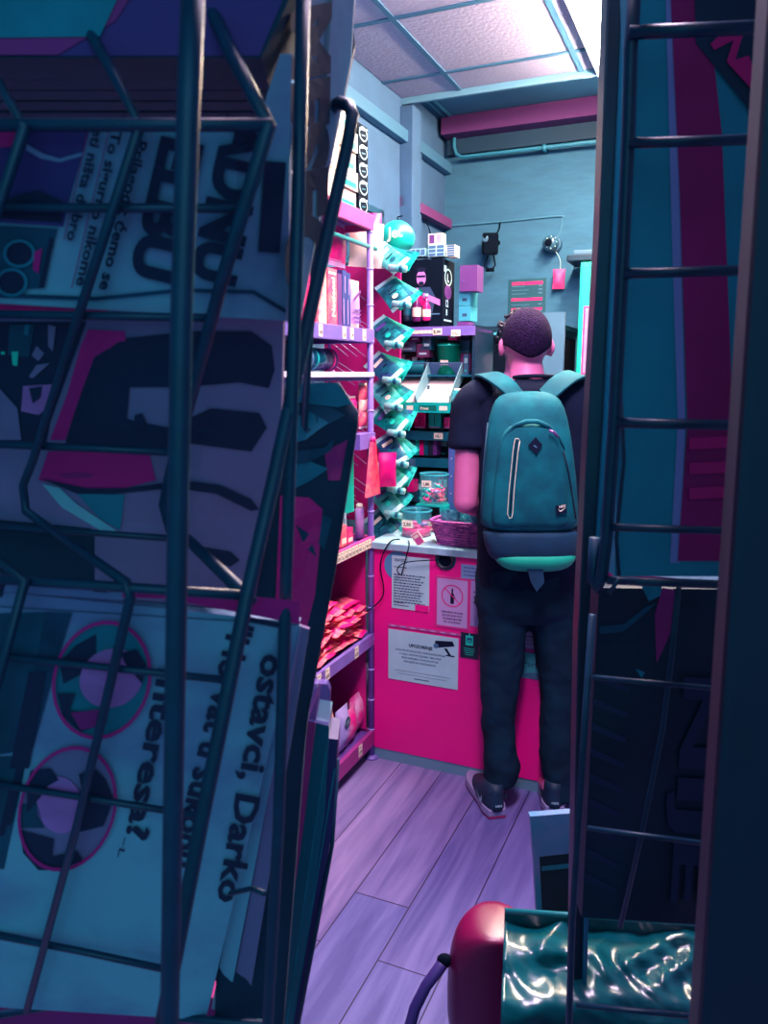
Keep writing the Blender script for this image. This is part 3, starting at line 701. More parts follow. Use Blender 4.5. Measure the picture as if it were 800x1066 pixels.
def grack(px0, px1, py_top, py_bot, vfront, depth, mt, name, label, cat='box', draw=None, bevel=0):
    a = onv(px0, (py_top + py_bot) / 2, vfront); b = onv(px1, (py_top + py_bot) / 2, vfront)
    zt_ = onv((px0 + px1) / 2, py_top, vfront)[2]; zb = onv((px0 + px1) / 2, py_bot, vfront)[2]
    m = MB(); w = b[0] - a[0]; h = zt_ - zb; m.box(-w / 2, w / 2, 0, depth, 0, h, mt)
    if draw: draw(Face(m, (-w / 2, 0, 0), (1, 0, 0), (0, 0, 1)), w, h)
    o = m.build(name, bevel=bevel); tag(o, label, cat); move_origin(o, room((a[0] + b[0]) / 2, vfront, zb), -TH); return o
# poster box with a generic portrait
m = MB(); m.box(-.10, .10, 0, .15, 0, .275, black)
f = Face(m, (-.10, 0, 0), (1, 0, 0), (0, 0, 1)); skinp = mat('portrait_skin', (196, 120, 200), .6)
f.disc(.105, .20, .021, .032, skinp, 1); f.rect(.086, .203, .124, .211, ink, 2); f.disc(.105, .178, .013, .009, ink, 2); f.disc(.105, .234, .023, .009, ink, 2)
f.poly([(.065, .163), (.145, .163), (.17, .12), (.15, .03), (.06, .03), (.045, .12)], mat('portrait_jacket', (34, 60, 96), .6), 1)
f.poly([(.105, .145), (.19, .11), (.19, .085), (.12, .115)], skinp, 2); f.disc(.10, .115, .016, .014, pink, 3); f.disc(.115, .098, .012, .012, pink, 3); f.disc(.095, .14, .02, .018, greenM, 2); f.rect(.13, .05, .19, .055, grey, 2)
f2 = Face(m, (.10, 0, 0), (0, 1, 0), (0, 0, 1)); f2.ring(.07, .205, .045, .036, .007, whiteT, 1); f2.text('L', .055, .187, .045, whiteT, bold=.04); f2.rect(.015, .225, .045, .25, whiteT)
f2.disc(.07, .145, .045, .03, purpleM, 1); f2.text('12', .035, .085, .04, whiteT, bold=.03); f2.text('B', .045, .05, .035, whiteT, bold=.03); f2.rect(.02, .025, .12, .032, whiteT)
move_origin(tag(m.build('portrait_box'), 'large black box printed with a portrait of a bearded person in dark glasses', 'box'), room(-.018, .54, 1.698), -TH)
# things on top of it
def dgrid(nx, ny):
    def g(f, w, h):
        for i in range(nx):
            for j in range(ny): f.rect(w * (i + .08) / nx, h * (j + .12) / ny, w * (i + .92) / nx, h * (j + .88) / ny, tealwall)
    return g
grack(423, 443, 259, 267, .56, .07, mat('pale_case', (150, 200, 210), .4), 'clear_case', 'pale striped case on the left top of the portrait box', draw=dgrid(4, 1))
grack(446, 463, 255, 267, .56, .06, whiteT, 'packet_block', 'block of pale packets in the middle on top of the portrait box', draw=dgrid(2, 3))
grack(465, 474, 255, 267, .56, .06, cream, 'packet_block', 'small block of cream packets at the right on top of the portrait box', draw=dgrid(1, 5))
grack(446, 461, 243, 254.5, .57, .04, cream, 'photo_packet', 'small two-panel picture packet topmost above the portrait box', draw=lambda f, w, h: [f.rect(w * .08, h * .1, w * .45, h * .9, purpleM), f.rect(w * .55, h * .1, w * .92, h * .9, lilac)])
grack(479, 497, 276, 303, .62, .09, purpleM, 'purple_carton', 'plain purple carton beside the portrait box', 'carton', draw=lambda f, w, h: f.rect(w * .1, h * .4, w * .3, h * .44, violet_d))
grack(478, 490, 303, 318, .64, .10, mat('teal_carton', (50, 150, 165), .6), 'teal_carton', 'upper teal carton under the purple carton', 'carton', draw=lambda f, w, h: f.rect(w * .3, h * .3, w * .7, h * .5, inkT))
grack(478, 490, 318.5, 334, .64, .10, MATS['teal_carton'], 'teal_carton', 'lower teal carton under the purple carton', 'carton', draw=lambda f, w, h: f.rect(w * .3, h * .3, w * .7, h * .5, inkT))
grack(476, 488, 335, 353, .62, .08, purpleM, 'plum_packet', 'plum packet below the teal cartons', 'packet')
grack(479, 489, 354, 367, .62, .06, grey, 'blue_packet', 'grey-blue packet below the plum packet', 'packet')
grack(480, 490, 368, 386, .62, .06, mat('plum2', (130, 30, 100), .5), 'ruby_packet', 'ruby packet with a pale window near the green tin', 'packet', draw=lambda f, w, h: f.rect(w * .25, h * .3, w * .75, h * .8, grey))
# bottles in front of the portrait box
def bottle(px, py_top, py_bot, v, r, mt, cap, label, lab=cream):
    a = onv(px, py_bot, v); zt_ = onv(px, py_top, v)[2]; h = zt_ - a[2]
    t2 = rthing('bottle', a[0], v, a[2], label, 'bottle')
    m = MB(); m.lathe([(r * .9, 0), (r, .006), (r, h * .5), (r * .75, h * .62), (r * .38, h * .72), (r * .36, h * .9)], mt, 16); m.build('glass_body', t2, smooth=True)
    m = MB(); m.lathe([(r * .42, h * .88), (r * .42, h), (r * .38, h)], cap, 14); m.build('cap', t2, smooth=True)
    m = MB(); m.lathe([(r * 1.02, h * .15), (r * 1.02, h * .42)], lab, 16, cap=False); m.build('paper_label', t2, smooth=True)
for a in ((414, 297, 334, .52, .013, black, whiteT, 'narrow dark bottle with a white cap, leftmost before the portrait box', salmon), (424, 297, 334, .53, .016, navy, whiteT, 'dark bottle with a pale cap, second before the portrait box', tealD), (434, 300, 335, .52, .018, mat('wine_glass', (90, 20, 80), .2), purpleM, 'plum bottle with a cream label before the portrait box', cream), (444, 306, 334, .53, .017, mat('rose_glass', (200, 30, 110), .2), whiteT, 'short rose bottle at the right of the bottle row', cream)):
    bottle(*a)

# row between 1.50-1.69: clutter and roll
t2 = rthing('round_roll', -.11, .52, 1.505, 'dark teal roll lying under the bottle shelf', 'roll')
m = MB(); m.lathe([(.024, -.065), (.027, -.06), (.027, .06), (.024, .065)], mat('roll_teal', (0, 110, 120), .35), 20, (0.06, .03, .027), Matrix.Rotation(math.pi / 2, 3, 'Y')); m.build('body', t2, smooth=True)
m = MB(); m.lathe([(.028, -.012), (.028, .0)], navy, 20, (.13, .03, .027), Matrix.Rotation(math.pi / 2, 3, 'Y')); m.build('end_cap', t2, smooth=True)
rr = random.Random(5)
for k, (x0, x1, y0, y1, mt_, lb) in enumerate(((413, 425, 345, 353, teal, 'teal'), (427, 438, 344, 356, purpleM, 'purple'), (440, 449, 346, 364, tealD, 'deep teal'), (415, 433, 356, 366, grey, 'grey'), (434, 447, 358, 372, mat('brown_pack', (90, 40, 80), .5), 'brown-violet'), (451, 466, 340, 352, mat('mid_teal', (0, 110, 115), .4), 'mid teal'), (467, 476, 341, 354, magenta_d, 'magenta'))):
    grack(x0, x1, y0, y1, .53 + .02 * (k % 2), .05, mt_, 'small_packet', '%s small packet in the clutter under the bottle shelf' % lb, 'packet', draw=lambda f, w, h: [f.rect(w * .2, h * .2, w * .8, h * .35, whiteT), f.rect(w * .3, h * .55, w * .6, h * .75, inkT)])
m = MB(); m.box(0, .42, 0, .16, 0, .008, tealD); move_origin(tag(m.build('inner_ledge'), 'thin dark ledge inside the rack that carries roll and green tin', 'ledge'), room(-.19, .51, 1.492), -TH)
t2 = rthing('green_tin', .10, .58, 1.50, 'large glossy green round tin in the middle of the rack', 'tin')
m = MB(); m.lathe([(.048, 0), (.05, .004), (.05, .115), (.051, .118), (.051, .128), (.046, .132)], greenM, 28); m.build('body', t2, smooth=True)
m = MB(); m.lathe([(.0515, .12), (.0515, .124)], tealL, 28, cap=False); m.build('rim', t2, smooth=True)
m = MB(); Face(m, (-.02, -.0505, .04), (1, 0, 0), (0, 0, 1)).rect(0, 0, .035, .02, cream); m.build('sticker', t2)

# two white display trays
for k, (u, w, lb) in enumerate(((-.035, .115, 'left white tray with a teal front on the rack'), (.102, .142, 'right white tray with a teal front on the rack'))):
    t2 = rthing('display_tray', u, .39, 1.385, lb, 'tray')
    wi = mat('tray_white', (200, 176, 172), .6)
    m = MB(); a = math.radians(30)
    R_ = Matrix.Rotation(a, 3, 'X')
    def q(x, y, z_): return tuple(R_ @ Vector((x, y, z_)))
    W2 = w / 2; D = .20; Hh = .075
    m.add([q(-W2, 0, 0), q(W2, 0, 0), q(W2, D, 0), q(-W2, D, 0)], [(0, 1, 2, 3)], wi); m.build('tray_floor', t2, solid=.003)
    for sx in (-1, 1):
        m = MB(); m.add([q(sx * W2, 0, 0), q(sx * W2, D, 0), q(sx * (W2 + .004), D, Hh), q(sx * (W2 + .004), 0, .035)], [(0, 1, 2, 3)], mat('tray_side_card', (110, 150, 160), .6)); m.build('tray_side', t2, solid=.003)
    m = MB(); m.add([q(-W2, D, 0), q(W2, D, 0), q(W2, D, Hh), q(-W2, D, Hh)], [(0, 1, 2, 3)], mat('tray_back', (80, 110, 150), .5)); m.build('tray_back', t2, solid=.003)  # back of the white tray coloured darker, its shade put into the colour
    m = MB(); m.box(-W2 - .004, W2 + .004, -.008, 0, -.038, .004, teal); f = Face(m, (-W2, -.008, -.036), (1, 0, 0), (0, 0, 1)); f.rect(w * .08, .006, w * .62, .028, mat('tray_label', (0, 100, 90), .4)); f.text(('Out', 'Privat')[k], w * .12, .01, .016, cream, k=2, bold=.02); f.rect(w * .7, .008, w * .95, .026, cream)
    m.build('tray_front', t2)
    for s_ in (-1, 1):
        m = MB(); m.box(s_ * W2 * .8 - .004, s_ * W2 * .8 + .004, .09, .10, -.01, .07, tealD); m.build('support', t2)
# clear box of bags at right of trays
t2 = rthing('clear_bin', .225, .40, 1.352, 'clear bin of small teal bags beside the white trays', 'bin')
m = MB(); m.box(-.045, .05, 0, .002, 0, .085, clear); m.box(-.045, -.043, 0, .1, 0, .085, clear); m.box(.048, .05, 0, .1, 0, .085, clear); m.box(-.045, .05, 0, .1, 0, .002, clear); m.build('bin_walls', t2)
m = MB(); m.box(-.045, .05, -.004, -.001, 0, .03, tealD); f = Face(m, (-.045, -.004, 0), (1, 0, 0), (0, 0, 1)); f.text('Privat', .006, .008, .017, cream, bold=.02); f.rect(.065, .005, .09, .027, cream); m.build('front_label', t2)
m = MB(); m.tube([(.05, 0, .085), (.055, -.004, .098), (.06, 0, .09)], .003, pink, 6); m.build('pink_clip', t2)
for k in range(4):
    bag('mini_bag', .19 + k * .022, .44 + .012 * (k % 2), 1.37, .035, .075, .012, (teal, whiteT, teal, tealD)[k], 'mini bag inside the clear bin, %s from the left' % ('first', 'second', 'third', 'fourth')[k], 'snack bag', cream, .2, 130 + k, group='mini bags in the clear bin')

# shelf 1.255: flat packets
for k, (x0, x1, y0, y1, mt_, lb) in enumerate(((412, 427, 432, 443, purpleM, 'plum'), (431, 443, 428, 446, pink, 'hot pink'), (446, 459, 428, 446, teal, 'teal'), (462, 470, 434, 446, mat('pink_mid', (220, 40, 130), .4), 'pink'))):
    grack(x0, x1, y0, y1, .50, .08, mt_, 'flat_packet', '%s packet in the row below the white trays' % lb, 'packet', bevel=.004, draw=lambda f, w, h: [f.rect(w * .48, h * .2, w * .54, h * .8, navy), f.rect(w * .1, h * .03, w * .9, h * .1, lilac)])
# shelf 1.14-1.23: upright tall packs
for k in range(9):
    x0 = 414 + k * 4.6
    grack(x0, x0 + 4.0, 452 + (k % 3) * 2, 474, .52, .06, (tealD, teal, teal, tealD, teal, pink, tealD, navy, purpleM)[k], 'slim_packet', ('slim upright packet below the price labels, %s from the left' % ('first', 'second', 'third', 'fourth', 'fifth', 'sixth', 'seventh', 'eighth', 'ninth')[k]), 'packet')
# lower dark area packs
for k, (x0, x1, y0, y1, mt_, lb) in enumerate(((412, 422, 485, 503, teal, 'teal carton standing by the candy jar'), (424, 431, 500, 512, pink, 'hot pink L-shaped carton by the candy jar'), (422, 430, 478, 492, grey, 'grey carton above the pink one'))):
    grack(x0, x1, y0, y1, .46, .05, mt_, 'small_carton', lb, 'carton')
rr = random.Random(41); ncol = (('teal', teal), ('deep teal', tealD), ('plum', purpleM), ('grey-blue', grey), ('hot pink', pink), ('pale', whiteT), ('dark navy', navy))
for (row, zz, u_a, u_b, v_, hh, lo) in (('top row under the bottle shelf', 1.501, -.18, .21, .60, .11, 12), ('row below the white trays', 1.256, -.18, .21, .60, .085, 12), ('dark row beside the candy jar', .94, -.18, .21, .58, .15, 11), ('price label row', 1.141, -.18, .21, .62, .09, 12)):
    u_ = u_a
    while u_ < u_b - .03:
        w_ = rr.uniform(.02, .045); h_ = hh * rr.uniform(.65, 1); nm, mt_ = rr.choice(ncol)
        if not (row[0] == 't' and .04 < u_ + w_ and u_ < .16):
            box_goods('shelf_packet', u_, u_ + w_ - .002, v_, v_ + .05, zz, zz + h_, mt_, '%s packet at the back of the %s' % (nm, row), 'packet', '%s packets at the back of the %s' % (nm, row), drawf=lambda f, w, h: [f.rect(w * .15, h * .55, w * .85, h * .8, whiteT), f.rect(w * .2, h * .15, w * .7, h * .22, tealL)])
        u_ += w_
# candy jar on a stand box
ctr = onv(448, 532, .24)
t2 = rthing('card_stand', ctr[0], .24, .884, 'teal and pink card stand under the candy jar', 'stand')
m = MB(); m.box(-.06, .06, 0, .09, 0, .006, tealD); m.box(-.062, -.04, 0, .09, 0, .10, teal); m.box(.04, .062, 0, .09, 0, .10, teal); m.box(-.062, .062, 0, .09, .10, .106, teal); m.box(-.062, .062, .085, .09, 0, .10, navy); m.build('stand_body', t2)
m = MB(); m.box(-.035, .035, .0, .004, .0, .045, pink); f = Face(m, (-.035, 0, 0), (1, 0, 0), (0, 0, 1)); f.text('KAKTUS', .004, .004, .014, cream, w=.062, bold=.03); f.rect(.005, .022, .06, .04, cream); m.build('front_card', t2)
m = MB(); m.box(.0, .04, .02, .05, .006, .05, lilac); m.build('inner_packet', t2)
t2 = rthing('candy_jar', ctr[0], .285, .995, 'clear round candy jar with a price tag standing on the card stand', 'jar')
m = MB(); m.lathe([(.055, 0), (.058, .004), (.058, .115)], clear, 28, cap=False); m.lathe([(.057, .0), (.001, .001)], clear, 28, cap=False); m.build('jar_wall', t2, smooth=True)
m = MB(); m.lathe([(.0595, .111), (.061, .115), (.0595, .119)], mat('clear_rim', (60, 170, 180), .2), 28, cap=False); m.build('rim', t2, smooth=True)
m = MB(); Face(m, (-.03, -.0615, .07), (1, 0, 0), (0, 0, 1)).rect(0, 0, .04, .026, cream); f = Face(m, (-.03, -.062, .07), (1, 0, 0), (0, 0, 1)); f.text('1,80', .004, .006, .016, ink, bold=.03); m.build('price_tag', t2)
rr = random.Random(9)
jc = room(ctr[0], .285, .995)
for k in range(26):
    a = rr.random() * 6.28; r_ = rr.random() ** .5 * .04; lay = k // 8
    m = MB(); mt_ = (pink, teal, lilac, salmon)[k % 4]; m.ball((0, 0, 0), .011, .009, .008, mt_, 10, 6); m.tube([(-.018, 0, 0), (-.010, 0, 0)], [.006, .002], mt_, 6); m.tube([(.010, 0, 0), (.018, 0, 0)], [.002, .006], mt_, 6)
    o = m.build('wrapped_candy', smooth=True); tag(o, '%s wrapped candy inside the clear round jar' % ('hot pink', 'teal', 'lilac', 'salmon')[k % 4], 'candy', '%s candies in the jar' % ('hot pink', 'teal', 'lilac', 'salmon')[k % 4])
    o.location = jc + Vector((r_ * math.cos(a), r_ * math.sin(a), .013 + lay * .017)); o.rotation_euler = (rr.random() * .6, rr.random() * .6, rr.random() * 6)
# tub
tb = atZ(424, 560, .882); tr_ = toroom(tb)
t2 = rthing('sweets_tub', tr_[0] + .015, tr_[1] + .06, .8825, 'wide clear tub with a price card near the left end of the counter', 'tub')
m = MB(); m.lathe([(.055, 0), (.058, .004), (.060, .10)], clear, 28, cap=False); m.build('tub_wall', t2, smooth=True)
m = MB(); m.lathe([(.0605, .096), (.063, .10), (.0605, .104)], mat('clear_rim', (1, 1, 1)), 28, cap=False); m.build('rim', t2, smooth=True)
m = MB(); m.lathe([(.056, .003), (.056, .03), (.05, .034)], pink, 24); m.build('pink_filling', t2, smooth=True)
m = MB(); f = Face(m, (-.035, -.0625, .04), (1, 0, .0), (0, 0, 1)); f.rect(0, 0, .045, .03, cream); f.text('2,50', .005, .007, .018, ink, bold=.03, k=2); m.build('price_card', t2)
rr = random.Random(19); jc = room(tr_[0] + .015, tr_[1] + .06, .8825)
for k in range(12):
    a = rr.random() * 6.28; r_ = rr.random() ** .5 * .042
    m = MB(); m.box(-.012, .012, -.008, .008, -.004, .004, (lilac, violet, pink)[k % 3]); o = m.build('wrapped_toffee', bevel=.002); tag(o, '%s toffee lying in the wide tub' % ('lilac', 'violet', 'pink')[k % 3], 'toffee', '%s toffees in the wide tub' % ('lilac', 'violet', 'pink')[k % 3])
    o.location = jc + Vector((r_ * math.cos(a), r_ * math.sin(a), .041 + .009 * (k // 6))); o.rotation_euler = (rr.random() * .3, rr.random() * .3, rr.random() * 6)
# wicker basket with cellophane bags
bk = toroom(atZ(476, 574, .882))
t2 = rthing('wicker_basket', bk[0] + .0, .075, .883, 'rectangular purple wicker basket on the counter by the customer', 'basket')
wick = mat('wicker', (190, 84, 160), .7, rgb2=(120, 44, 130), scale=60)
m = MB(); rows = 9; N = 64
def brect(s_):
    out = []
    a_, b_ = .125 * s_, .055 * s_
    for k in range(N):
        th = 2 * math.pi * k / N; c_, s2 = math.cos(th), math.sin(th); e = 5
        out.append((math.copysign(abs(c_) ** (2 / e), c_) * a_, math.copysign(abs(s2) ** (2 / e), s2) * b_))
    return out
for j in range(rows):
    sc = .82 + .20 * j / rows; zz = .006 + j * .0088; pts = []
    for k, (x_, y_) in enumerate(brect(sc)):
        w_ = 1 + .028 * (1 if (k + j) % 2 else -1)
        pts.append((x_ * w_, y_ * w_, zz))
    pts.append(pts[0]); m.tube(pts, .0042, wick, 6)
m.build('woven_wall', t2, smooth=True)
m = MB(); pts = [(x_, y_, .088) for x_, y_ in brect(1.06)]; pts.append(pts[0]); m.tube(pts, .006, wick, 8); m.build('rim', t2, smooth=True)
m = MB(); m.box(-.10, .10, -.042, .042, 0, .005, wick); m.build('base', t2)
foil = mat('cellophane', (90, 190, 196), .15, rgb2=(10, 110, 130), scale=50, bump=.8)
rr = random.Random(2)
for k in range(9):
    u_ = bk[0] - .085 + .021 * k + rr.uniform(-.004, .004)
    bag('sweet_sachet', u_, .075 + rr.uniform(-.025, .02), .915, .055, .085 + .03 * rr.random(), .02, foil, 'crinkled teal cellophane sachet poking out of the wicker basket', 'sachet', None, rr.uniform(-.7, .7), 200 + k, rr.uniform(-.3, .3), group='cellophane sachets in the wicker basket', )
m = MB(); m.box(-.018, .018, -.001, .001, 0, .05, cream); f = Face(m, (-.018, -.001, 0), (1, 0, 0), (0, 0, 1)); f.rect(.004, .004, .032, .046, mat('tag_rose', (210, 70, 140), .5)); f.rect(.008, .03, .028, .042, cream, 2)
o = tag(m.build('price_tag'), 'pink and cream price tag leaning at the left end of the basket', 'tag'); move_origin(o, room(bk[0] - .15, .0, .885), -TH); o.rotation_euler = (0.1, -.6, -TH)
t2 = rthing('small_bottle', bk[0] + .02, .19, .882, 'tiny clear bottle behind the wicker basket', 'bottle')
m = MB(); m.lathe([(.014, 0), (.014, .11), (.008, .12)], clear, 14); m.build('glass_body', t2, smooth=True)
m = MB(); m.lathe([(.009, .12), (.009, .14), (.007, .142)], grey, 12); m.build('cap', t2, smooth=True)
# acrylic sheet standing beside arm
a0 = onv(467, 535, .30); a1 = onv(481, 447, .30)
m = MB(); m.box(0, .055, 0, .006, 0, a1[2] - .884, mat('acrylic_blue', (60, 90, 150), .25)); m.tube([(0, .003, 0), (0, .003, a1[2] - .884)], .003, violet, 6)
for k in range(6): m.ball((.01, -.001, .08 + k * .07), .002, .002, .002, cream, 6, 4)
move_origin(tag(m.build('screen_panel'), 'narrow blue upright screen panel on the counter beside the customer arm', 'panel'), room(a0[0], .30, .883), -TH)
# pink card stack right of arm
m = MB(); m.box(0, .03, 0, .03, 0, .20, mat('rose_dark', (190, 30, 110), .4)); move_origin(tag(m.build('pink_stand', bevel=.003), 'narrow pink card stand between arm and backpack', 'stand'), room(.44, .2, .883), -TH)

# ------------------------------------------------------------------ back wall things
m = MB(); w, h = .225, .31; m.box(0, w, -.004, 0, 0, h, mat('menu_teal', (4, 74, 92), .5)); f = Face(m, (0, -.004, 0), (1, 0, 0), (0, 0, 1))
rr = random.Random(3)
for k, (yy, hh) in enumerate(((.275, .018), (.185, .016), (.13, .014), (.07, .014), (.02, .012))):
    f.rect(.02, yy, w - .02, yy + hh, mat('menu_pink', (226, 20, 110), .5))
    f.rect(.03, yy + hh * .35, .10, yy + hh * .55, MATS['menu_teal'], 2)
for k in range(12):
    yy = .265 - k * .021
    if all(abs(yy - q_) > .013 for q_ in (.28, .19, .135, .075, .025)):
        f.rect(.02, yy, .02 + .06 + rr.random() * .08, yy + .004, grey); f.rect(w - .045, yy, w - .022, yy + .008, grey)
move_origin(tag(m.build('price_board'), 'dark teal price board with magenta heading bars on the back wall', 'price board'), room(-.039, VB, 1.745), -TH)
def camera_dev(u, z, label, speaker):
    t2 = rthing('wall_camera' if not speaker else 'wall_speaker', u, VB, z, label, 'camera' if not speaker else 'speaker')
    if speaker:
        m = MB(); R_ = Matrix.Rotation(.35, 3, 'Z') @ Matrix.Rotation(.2, 3, 'X'); m.box(-.045, .045, -.15, -.06, -.06, .06, black, R_, (0, -.1, 0)); m.build('housing', t2, bevel=.012)
        m = MB(); m.tube([(0, -.06, 0), (.02, 0, .02)], .016, black, 8); m.build('bracket', t2, smooth=True)
        m = MB(); m.lathe([(.018, 0), (.02, .004), (.012, .005)], grey, 18, (-.012, -.158, .02), Matrix.Rotation(math.pi / 2, 3, 'X')); m.build('cone', t2, smooth=True)
        m = MB(); m.tube([(-.01, -.1, -.06), (-.03, -.1, -.12), (.01, -.1, -.15), (.035, -.1, -.12), (.02, -.1, -.06)], .005, black, 6); m.box(-.02, .025, -.11, -.085, -.155, -.135, black); m.build('hanging_cable', t2, smooth=True)
    else:
        m = MB(); m.lathe([(.045, 0), (.045, .03), (.04, .05)], grey, 24, (0, 0, 0), Matrix.Rotation(math.pi / 2, 3, 'X')); m.build('base', t2, smooth=True)
        m = MB(); m.lathe([(.042, .03), (.044, .07), (.038, .095), (.02, .10)], mat('dome_grey', (50, 90, 115), .25), 24, (0, 0, 0), Matrix.Rotation(math.pi / 2, 3, 'X') @ Matrix.Rotation(-.15, 3, 'Y')); m.build('dome', t2, smooth=True)
        m = MB(); m.lathe([(.022, .101), (.020, .108), (.012, .109)], black, 20, (0, 0, 0), Matrix.Rotation(math.pi / 2, 3, 'X') @ Matrix.Rotation(-.15, 3, 'Y')); m.build('lens', t2, smooth=True)
        for k in range(8):
            a = k * math.pi / 4; mm = MB() if k == 0 else mm; mm.ball((.032 * math.cos(a), -.098, .032 * math.sin(a)), .004, .003, .004, whiteT, 8, 5)
        mm.build('light_ring', t2, smooth=True)
camera_dev(-.13, 2.25, 'dark boxy speaker with a dangling cable on the back wall', True)
camera_dev(.225, 2.235, 'round surveillance camera with a ring of lights on the back wall', False)
cable('wall_cable', [room(UL + .01, VB - .006, 2.385), room(-.1, VB - .006, 2.385), room(.24, VB - .006, 2.39), room(.262, VB - .006, 2.37), room(.255, VB - .006, 2.30), room(.235, VB - .012, 2.27)], .005, mat('cable_grey', (60, 120, 150), .5), 'thin cable running along the back wall and down to the round camera')
cable('wall_cable', [room(-.10, VB - .006, 2.385), room(-.105, VB - .01, 2.34), room(-.13, VB - .04, 2.29)], .005, black, 'short cable dropping to the boxy speaker')
cable('corner_cable', [room(-.43, 1.68, 2.36), room(-.42, 1.74, 2.28), room(-.425, 1.72, 2.2), room(-.43, 1.66, 2.10), room(-.42, 1.64, 2.02)], .004, black, 'thin cable dangling in the left corner above the portrait box')
m = MB(); m.box(0, .05, -.7, 0, 0, .05, mat('plum_bracket', (110, 50, 110), .6)); move_origin(tag(m.build('wall_conduit'), 'short plum trunking on the left wall ending in the corner', 'trunking'), room(UL, VB, 2.37), -TH)
bag('wall_pouch', .265, VB - .04, 1.985, .07, .11, .04, mat('rose_pouch', (220, 60, 130), .5), 'small pink pouch hanging on the back wall below the round camera', 'pouch', None, .2, 90)
cable('pouch_string', [room(.235, VB - .03, 2.20), room(.265, VB - .03, 2.15), room(.27, VB - .03, 2.09)], .002, whiteT, 'thin string from which the pink pouch hangs')
# teal cabinet at the right of the back wall, with a framed notice
cb = onv(606, 262, 1.7)
t2 = rthing('teal_cabinet', .43, 1.75, 0, 'tall bright teal cabinet beyond the customer at the right', 'cabinet')
m = MB(); m.box(0, .6, 0, .28, 0, 2.09, tealL); m.build('body', t2, bevel=.004)
m = MB(); m.box(.012, .30, -.016, 0, .1, 2.07, tealL); m.build('door', t2, bevel=.003)
m = MB(); m.box(.03, .26, -.021, -.016, 1.5, 1.86, pinkrail); Face(m, (.04, -.021, 1.51), (1, 0, 0), (0, 0, 1)).rect(0, 0, .21, .34, lilac); m.build('framed_notice', t2)
m = MB(); m.box(-.08, .5, .02, .27, 2.10, 2.135, navy_m); m.box(-.05, .5, .04, .25, 2.135, 2.16, grey)
move_origin(tag(m.build('flat_device', bevel=.006), 'flat dark device lying on top of the teal cabinet', 'device'), room(.43, 1.75, 0), -TH)
# dark till opening / cabinet against the wall
t2 = rthing('back_cabinet', -.33, 1.62, 0, 'dark cabinet with a pale top edge against the back wall behind the heads', 'cabinet')
m = MB(); m.box(0, .70, 0, .42, 0, 1.70, black); m.build('body', t2)
m = MB(); m.box(-.01, .71, -.02, .42, 1.735, 1.76, navy_m); m.box(0, .7, 0, .42, 1.70, 1.735, navy_m); m.build('top', t2)
m = MB(); m.box(0, .7, -.024, -.02, 1.712, 1.728, mat('edge_light', (60, 140, 165), .4)); m.build('edge_strip', t2)
m = MB(); m.box(0, .15, 0, .03, 0, .5, grey); move_origin(tag(m.build('grey_board'), 'grey board leaning beside the teal cabinet', 'board'), room(.245, 1.56, 1.32), -TH)

# ------------------------------------------------------------------ people
skin = mat('skin', (216, 108, 158), 0.5, var=.12, scale=10)
hairM = mat('cropped_hair', (44, 20, 60), 0.95, spec=.15, rgb2=(20, 10, 36), scale=160, bump=.6)
shirt = mat('dark_shirt', (16, 26, 52), 0.9, spec=.2, rgb2=(9, 18, 40), scale=9, bump=.35)
trouser = mat('dark_trousers', (6, 42, 60), 0.85, spec=.2, rgb2=(3, 28, 44), scale=8, bump=.5)
packM = mat('backpack_teal', (0, 104, 112), 0.8, spec=.25, rgb2=(0, 80, 92), scale=12, bump=.25)
packD = mat('backpack_dark', (8, 58, 84), 0.8, var=.15, scale=14)
RX = lambda a: Matrix.Rotation(a, 3, 'X')
RY = lambda a: Matrix.Rotation(a, 3, 'Y')

YB = 2.56     # torso depth
def J(x, y, Y=YB): return P(x, y, Y)
foot = atZ(519, 853, 0)
man = thing('person', (J(548, 600).x, YB, 0), 0, 'customer seen from behind in dark T-shirt and trousers, head bowed at the counter', 'person')
mo = Vector(man.location)
def L(v): return Vector(v) - mo
head_c = J(549, 353, 2.60)
b = MB()
# head: skull + jaw + neck + ears, bowed forward (away from us)
Rh = RX(-.28)
b.ball(L(head_c) + Vector((0, .01, .0)), .074, .094, .098, skin, 24, 16, Rh)
b.ball(L(head_c) + Vector((0, .07, -.065)), .05, .052, .055, skin, 18, 12, Rh)
b.ball(L(head_c) + Vector((0, .135, -.05)), .012, .018, .022, skin, 10, 8)
neck_b = J(549, 398, 2.57)
b.loft([(L(head_c) + Vector((0, .015, -.03)), .052, .055), (L(head_c) + Vector((0, .0, -.075)), .053, .056), (L(neck_b) + Vector((0, 0, .0)), .062, .062), (L(neck_b) + Vector((0, 0, -.06)), .10, .08)], skin, 20)
for s in (-1, 1):
    b.ball(L(head_c) + Vector((s * .082, .012, -.028)), .011, .022, .031, skin, 12, 8, Matrix.Rotation(s * .35, 3, 'Z'))
    b.tube([L(head_c) + Vector((s * .07, .012, -.028)), L(head_c) + Vector((s * .082, .014, -.028))], .013, skin, 8)
